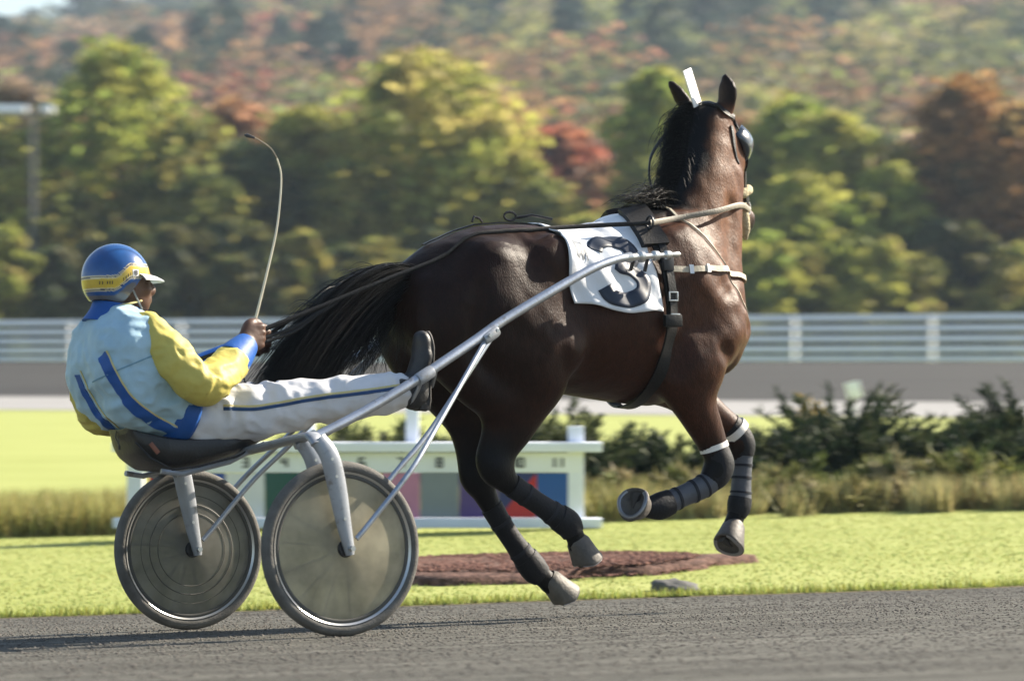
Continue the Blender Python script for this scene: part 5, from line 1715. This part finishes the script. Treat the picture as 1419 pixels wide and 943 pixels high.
b = MB(); b.tube([(-.04, -.10, 1.943), (-.073, -.10, 1.952), (-.082, -.10, 1.952)], [(.005, .005), (.008, .006), (.004, .004)], n=6); b.build('popper', M_leather, whip, off=WBs)
b = MB(); b.tube([(-.090, -.105, 1.07), (-.072, -.101, 1.155), (-.060, -.10, 1.20)], [.009, .0085, .007], n=8); b.build('handle', M_leather, whip, off=WBs)
# ------------------------------------------------------------------ tack: cloth, harness, bridle, reins
M_strap = mat('black_strap', (.007, .0065, .0065), rough=.45, spec=.3, noise=.25, nscale=30, bump=.2, bscale=120)
M_tan = mat('pale_strap', (.42, .37, .28), rough=.6, noise=.2, nscale=30, bump=.2, bscale=120)
M_rein = mat('worn_rein', (.20, .175, .135), rough=.6, noise=.25, nscale=30, bump=.3, bscale=140)
M_cloth = mat('white_saddle_cloth', (.72, .74, .77), rough=.5, spec=.4, noise=.06, nscale=9, bump=.35, bscale=22)
M_num = mat('navy_print', (.012, .022, .045), rough=.5, noise=.2, nscale=20)
TBs = (1.55, 0, 1.0)
TM = FRAME @ Matrix.Translation(TBs)

# saddle cloth
def edgeX(th, left):
    a = [0, 25, 55, 75, 95]
    return float(np.interp(abs(th), a, [1.265, 1.265, 1.275, 1.288, 1.305] if left else [1.70, 1.705, 1.70, 1.705, 1.715]))
def cloth_pt(u, th, off=.012):
    x = edgeX(th, True) * (1 - u) + edgeX(th, False) * u
    a = R(th); ax = Vector((x, 0, 1.30))
    d = Vector((0, -math.sin(a), math.cos(a)))
    loc, n, i, ds = BVH.ray_cast(ax + d * .9, -d, 2)
    w = .006 * math.sin(11 * u + th * .05) * max(0, abs(th) - 30) / 65 + .004 * math.sin(23 * u - th * .11)
    drop = max(0, abs(th) - 78) / 17
    return loc + n * (off + w + .010 * drop * drop)
cloth = thing('saddle_cloth', 'white saddle cloth with a dark number on the back of the horse', 'saddle cloth', matrix=TM)
NU, NT = 36, 76
def thmax(u): return 92 + 7 * math.sin(u * PI * .55) - 1.5 * math.sin(u * 9)
V = []; F = []
for j in range(NT + 1):
    for i in range(NU + 1):
        u = i / NU; t = (j / NT * 2 - 1) * thmax(u)
        V.append(cloth_pt(u, t))
for j in range(NT):
    for i in range(NU):
        a = j * (NU + 1) + i
        F.append((a, a + 1, a + NU + 2, a + NU + 1))
b = MB(); b.add(V, F); cl = b.build('cloth', M_cloth, cloth, off=TBs, solid=.005)
def print_on(pts, width, m, name, parent, s=1, off=.0175, seg=5, label=None):
    """flat print on the cloth: a stroke of given width through (u, arc) points, u in metres from the front edge"""
    P = catmull(pts, seg)
    V = []; F = []
    for i, p in enumerate(P):
        t = P[min(i + 1, len(P) - 1)] - P[max(i - 1, 0)]; t /= np.linalg.norm(t); nn = np.array((-t[1], t[0]))
        for k in range(5):
            q = p + nn * width * (k / 4 - .5)
            th = s * (62 + (q[1]) / .30 * 57.3)
            xx = q[0]
            u = (xx - edgeX(th, True)) / (edgeX(th, False) - edgeX(th, True))
            V.append(cloth_pt(u, th, off))
    for i in range(len(P) - 1):
        for k in range(4):
            a = i * 5 + k; F.append((a, a + 1, a + 6, a + 5))
    b = MB(); b.add(V, F)
    o = b.build(name, m, parent, off=TBs, solid=.001)
    if label: o['label'] = label
    return o
for s in (1, -1):
    f = (lambda x: x) if s > 0 else (lambda x: 3.035 - x)
    # the figure 3, x runs with the reading direction on each side
    pts = [(f(1.445), -.095), (f(1.47), -.128), (f(1.535), -.140), (f(1.60), -.115), (f(1.612), -.065), (f(1.58), -.022), (f(1.54), -.008), (f(1.59), .012), (f(1.628), .06), (f(1.612), .115), (f(1.545), .142), (f(1.475), .128), (f(1.45), .085)]
    print_on(pts, .068, M_num, 'number', cl, s, seg=6, label='dark figure three printed on the cloth')
    for k in range(9):
        rr_ = random.Random(k)
        pp = [(f(1.315 + .008 * k), -.125 + rr_.random() * .01), (f(1.318 + .008 * k), -.10), (f(1.322 + .008 * k), -.055 + rr_.random() * .02)]
        print_on(pp, .0045, mat('grey_print', (.22, .24, .27), rough=.6), 'small_print', cl, s, seg=3)

# harness
harness = thing('harness', 'black leather driving harness with girth round the horse', 'harness', matrix=TM)
def hp_(name, pts, w, m=M_strap, off=.010, label=None, seg=6, parent=None, thick=.006, d=None):
    o = ribbon(BVH, pts, w, off, d, seg=seg, across=3, thick=thick).build(name, m, parent or harness, off=TBs)
    if label: o['label'] = label
    return o
girth = []
for th in range(-180, 181, 12):
    a = R(th)
    x = float(np.interp(abs(th), [0, 30, 70, 100, 140, 180], [1.745, 1.745, 1.765, 1.77, 1.735, 1.70]))
    girth.append(Vector((x, -.36 * math.sin(a), 1.28 + .45 * math.cos(a))))
g2 = [(*hsurf(p, (p.x, 0, 1.28)),) for p in girth]
hp_('girth', g2, .058, off=.022, seg=3, thick=.009)
gp = [(*hsurf((1.765, -.36 * math.sin(R(t)), 1.28 + .45 * math.cos(R(t))), (1.765, 0, 1.28)),) for t in range(-95, 96, 10)]
hp_('saddle_strap', gp, .034, off=.032, seg=3, thick=.008)
# saddle pads and terrets
for s in (-1, 1):
    p = [(*hsurf((1.735, s * .36 * math.sin(R(t)), 1.28 + .45 * math.cos(R(t))), (1.735, 0, 1.28)),) for t in (8, 18, 28, 38, 46)]
    hp_('saddle_pad', p, .12, off=.040, seg=4, thick=.028)
    c = hsurf((1.74, s * .25, 1.75), (1.74, 0, 1.30), .055)
    b = MB(); b.tube([c + Vector((0, .026 * math.cos(a), .026 * math.sin(a) + .012)) for a in [2 * PI * k / 20 for k in range(21)]], .005, n=7, cap=False)
    b.build('terret', M_dark, harness, off=TBs)
    # shaft loop and buckle where the shaft hitch couples
    q = hsurf((1.765, s * .6, 1.47), (1.765, 0, 1.45), .03)
    b = MB(); b.box(q, (.05, .03, .07), bev=.006); b.build('hitch_block', M_dark, harness, off=TBs)
    for dz in (-.10, -.21):
        q = hsurf((1.768, s * .6, 1.44 + dz), (1.768, 0, 1.38 + dz * .7), .034)
        b = MB()
        for a, c2 in (((0, 0, .017), (.046, .008, .006)), ((0, 0, -.017), (.046, .008, .006)), ((.02, 0, 0), (.006, .008, .036)), ((-.02, 0, 0), (.006, .008, .036))):
            b.box(q + Vector(a), c2, bev=.0015)
        b.build('buckle', M_rim, harness, off=TBs)
    q = hsurf((1.755, s * .6, 1.222), (1.755, 0, 1.222), .034)
    b = MB(); b.box(q, (.085, .022, .05), bev=.006); b.build('girth_keeper', M_strap, harness, off=TBs)
    # breast strap
    hp_('breast_strap', [(1.79, s * .27, 1.445), (1.86, s * .25, 1.437), (1.94, s * .235, 1.438), (2.03, s * .215, 1.443), (2.12, s * .18, 1.44), (2.22, s * .08, 1.42), (2.24, 0, 1.41)], .024, M_tan, off=.013, label='pale breast strap')
    hp_('neck_strap', [(1.90, 0, 1.72), (1.93, s * .12, 1.65), (2.0, s * .165, 1.57), (2.07, s * .17, 1.49), (2.13, s * .17, 1.40), (2.17, s * .15, 1.32), (2.20, s * .10, 1.25), (2.22, 0, 1.20)], .011, M_tan, off=.010)
    hp_('strap_buckle', [(1.875, s * .25, 1.437), (1.885, s * .25, 1.437), (1.895, s * .25, 1.437)], .036, M_rim, off=.018)
    hp_('strap_buckle', [(1.955, s * .235, 1.439), (1.962, s * .235, 1.439), (1.97, s * .235, 1.439)], .036, M_band, off=.018)
bs = [(1.72, 0, 1.66), (1.60, 0, 1.63), (1.45, 0, 1.62), (1.25, 0, 1.63), (1.05, 0, 1.62), (.90, 0, 1.57), (.76, 0, 1.48)]
hp_('back_strap', [tuple(hsurf((x, 0, 1.9), (x, 0, 1.3))) for x, y, z in bs], .022, off=.011)
c = hsurf((1.17, 0, 1.9), (1.17, 0, 1.3), .03)
b = MB(); b.tube([c + Vector((.028 * math.cos(a), 0, .018 * math.sin(a) + .006)) for a in [2 * PI * k / 16 for k in range(17)]], .005, n=6, cap=False); b.build('loop', M_strap, harness, off=TBs)
b = MB(); b.tube([c + Vector((.03, 0, .0)), c + Vector((.10, -.01, .012)), c + Vector((.19, -.02, -.004))], .006, n=6); b.build('loose_strap', M_strap, harness, off=TBs)
b = MB(); c2 = hsurf((.99, 0, 1.9), (.99, 0, 1.3), .03); b.tube([c2 + Vector((.0, -.012, -.01)), c2 + Vector((.01, -.01, .012)), c2 + Vector((.035, -.01, .006)), c2 + Vector((.05, -.01, -.01))], .006, n=6); b.build('loop', M_strap, harness, off=TBs)

# bridle
BBs = tuple(hp0)
bridle = thing('bridle', 'black blinker bridle with pale noseband on the head of the horse', 'bridle', matrix=FRAME @ Matrix.Translation(BBs))
def bstrap(name, tfl, w, m=M_strap, off=.007, seg=6):
    return ribbon(BVH, [tuple(hpt(*q)) for q in tfl], w, off, None, seg=seg, across=3, thick=.006).build(name, m, bridle, off=BBs)
for s in (-1, 1):
    bstrap('cheek_strap', [(.03, .03, s * .075), (.14, .03, s * .11), (.28, .01, s * .12), (.45, .0, s * .11), (.62, .0, s * .09), (.76, .0, s * .075)], .026, off=.012)
    bstrap('throat_latch', [(.06, -.02, s * .09), (.20, -.09, s * .10), (.34, -.14, s * .05), (.36, -.15, 0)], .016)
    # blinker cup
    b = MB(); V = []; F = []
    for i in range(9):
        for j in range(9):
            u = i / 8; v = j / 8
            a = R(-60 + 120 * v)
            t = .13 + .27 * u
            out = .062 * math.sin(PI * (.15 + .7 * u)) 
            V.append(hpt(t, .035 - .075 * math.cos(a * 1.0) + .065 * v, s * (.088 + out * math.sin(PI * (.08 + .55 * v)))))
    for i in range(8):
        for j in range(8):
            a = i * 9 + j; F.append((a, a + 1, a + 10, a + 9))
    b.add(V, F); b.build('blinker', mat('blue_black_blinker', (.02, .028, .04), rough=.22, coat=.6), bridle, off=BBs, solid=.006)
    # bit ring
    c = Vector(hpt(.79, -.015, s * .068))
    b = MB(); b.tube([c + Vector(hd) * (.03 * math.cos(a)) + Vector(hn) * (.03 * math.sin(a)) for a in [2 * PI * k / 20 for k in range(21)]], .004, n=6, cap=False)
    b.build('bit_ring', M_rim, bridle, off=BBs)
bstrap('crown_strap', [(.03, .03, -.085), (-.04, -.0, -.045), (-.06, -.01, 0), (-.04, -.0, .045), (.03, .03, .085)], .024, off=.011)
bstrap('brow_band', [(.10, .03, -.10), (.08, .10, -.05), (.08, .12, 0), (.08, .10, .05), (.10, .03, .10)], .02)
nb = [hpt(.66 + .05 * math.cos(a), .082 * math.cos(a), .079 * math.sin(a)) for a in [2 * PI * k / 24 for k in range(25)]]
b = MB(); b.tube([tuple(p) for p in nb], [(.021 + .004 * math.sin(k * 2.3), .02 + .003 * math.sin(k * 1.7)) for k in range(25)], n=12, cap=False)
o = b.build('noseband', mat('sheepskin_noseband', (.44, .38, .24), rough=.9, noise=.3, nscale=40, bump=1.0, bscale=90), bridle, off=BBs); o['label'] = 'pale padded noseband'
# fringe of the noseband hanging at the cheek
b = MB(); b.tube([tuple(hpt(.70, -.06, -.07)), tuple(hpt(.80, -.09, -.075)), tuple(hpt(.90, -.10, -.07)), tuple(hpt(.98, -.105, -.06))], [(.02, .018), (.026, .02), (.022, .018), (.008, .008)], n=10)
b.build('chin_pad', MATS['sheepskin_noseband'], bridle, off=BBs)
# head number plate between the ears
e0 = Vector((2.183, .105, 2.185)); 
b = MB()
up = Vector((-.05, -.0, .15)).normalized()
nn = Vector((.93 * HD.x - .37 * HD.y, .93 * LT.x - .37 * LT.y, 0)); nn = (nn - up * nn.dot(up)).normalized(); sd_ = nn.cross(up)
M3 = Matrix((sd_, nn, up)).transposed().to_4x4()
b.box(e0 + up * .078, (.105, .006, .165), rot=M3, bev=.0015)
o = b.build('number_plate', mat('white_plate', (.82, .82, .80), rough=.5, noise=.03), bridle, off=BBs); o['label'] = 'white plate standing up between the ears'
# overcheck: loose loop down the left of the neck to the saddle
P = catmull([tuple(hpt(.03, .02, .07)), (2.10, .19, 2.085), (2.02, .215, 1.99), (1.985, .20, 1.90), (1.975, .16, 1.80), (1.96, .10, 1.74), (1.86, .05, 1.70), (1.76, .0, 1.70)], 6)
b = MB(); b.tube([tuple(p) for p in P], [(.004, .014)] * 15 + [(.004, .008)] * (len(P) - 15), n=8, hint=(1, 0, 0)); b.build('overcheck', M_strap, bridle, off=BBs)

# reins
RB = (.8, 0, 1.4)
for s, lab in ((-1, 'near leather rein from the bit to the right hand of the driver'), (1, 'far leather rein passing behind the neck of the horse')):
    H = RH if s < 0 else LH
    te = hsurf((1.74, s * .25, 1.75), (1.74, 0, 1.30), .067)
    bit = Vector(hpt(.79, -.03, s * .085))
    if s < 0:
        front = catmull([tuple(te), (1.90, -.145, 1.665), (2.10, -.145, 1.700), (2.28, -.06, 1.738), tuple(bit)], 6)
        back = catmull([tuple(te), (1.45, -.15, 1.622), (1.183, -.145, 1.600), (.994, -.14, 1.556), (.585, -.13, 1.415), (.237, -.12, 1.285), tuple(H + np.array((.03, .012, .018)))], 6)
    else:
        front = catmull([tuple(te), (1.90, .14, 1.66), (2.05, .17, 1.70), (2.20, .24, 1.72), tuple(bit)], 6)
        back = catmull([tuple(te), (1.45, .14, 1.62), (1.183, .14, 1.59), (.994, .13, 1.545), (.585, .11, 1.405), (.237, .09, 1.265), tuple(H + np.array((.03, -.012, .01)))], 6)
    for p_ in list(front) + list(back):
        if .72 < p_[0] < 2.0:
            hz_ = hsurf((p_[0], p_[1], 2.0), (p_[0], p_[1], 1.0)).z
            if hz_ > 1.3 and p_[2] < hz_ + .008: p_[2] = hz_ + .008
    rein = thing('rein', lab, 'rein', matrix=FRAME @ Matrix.Translation(RB))
    b = MB(); b.tube([tuple(p) for p in front], [(.012, .0035)] * len(front), n=8, hint=(0, 0, 1)); b.build('hand_part', M_rein, rein, off=RB)
    b = MB(); b.tube([tuple(p) for p in back], [(.0095, .003)] * len(back), n=8, hint=(0, 0, 1)); b.build('driving_line', M_strap, rein, off=RB)
    if s < 0:
        for k, dz in enumerate((-.012, -.028)):
            P = catmull([tuple(H + np.array((.03, .012, dz))), (.10, -.11, 1.205 + dz), (.20, -.115, 1.255 + dz * .6), (.30, -.12, 1.305 + dz * .2)], 5)
            b = MB(); b.tube([tuple(p) for p in P], [(.0075, .003)] * len(P), n=7, hint=(0, 0, 1)); b.build('hand_hold', M_strap, rein, off=RB)
        P = catmull([tuple(H + np.array((-.01, .012, -.03))), (-.105, -.10, 1.06), (-.10, -.09, .985), (-.06, -.10, .965), (-.04, -.10, .985)], 6)
        b = MB(); b.tube([tuple(p) for p in P], .0035, n=6); b.build('rein_end', M_strap, rein, off=RB)
        P = catmull([tuple(H + np.array((-.02, .01, -.02))), (-.20, -.06, 1.10), (-.30, .0, 1.06), (-.36, .05, 1.02)], 6)
        b = MB(); b.tube([tuple(p) for p in P], [(.008, .003)] * len(P), n=6, hint=(0, 0, 1)); b.build('rein_end', M_strap, rein, off=RB)
# ------------------------------------------------------------------ autumn haze over the valley
b = MB(); b.box((0, 900, 122), (2400, 1960, 256))
hz = b.build('haze', None, smooth=False)
hm = bpy.data.materials.new('haze_air'); hm.use_nodes = True
for nd in list(hm.node_tree.nodes):
    if nd.type != 'OUTPUT_MATERIAL': hm.node_tree.nodes.remove(nd)
pv = hm.node_tree.nodes.new('ShaderNodeVolumePrincipled')
pv.inputs['Color'].default_value = (.66, .82, 1.0, 1)
pv.inputs['Density'].default_value = .00028
pv.inputs['Anisotropy'].default_value = .2
hm.node_tree.links.new(pv.outputs[0], hm.node_tree.nodes['Material Output'].inputs['Volume'])
hz.data.materials.append(hm)
tag(hz, 'thin blue autumn haze over the valley', 'haze', kind='stuff')
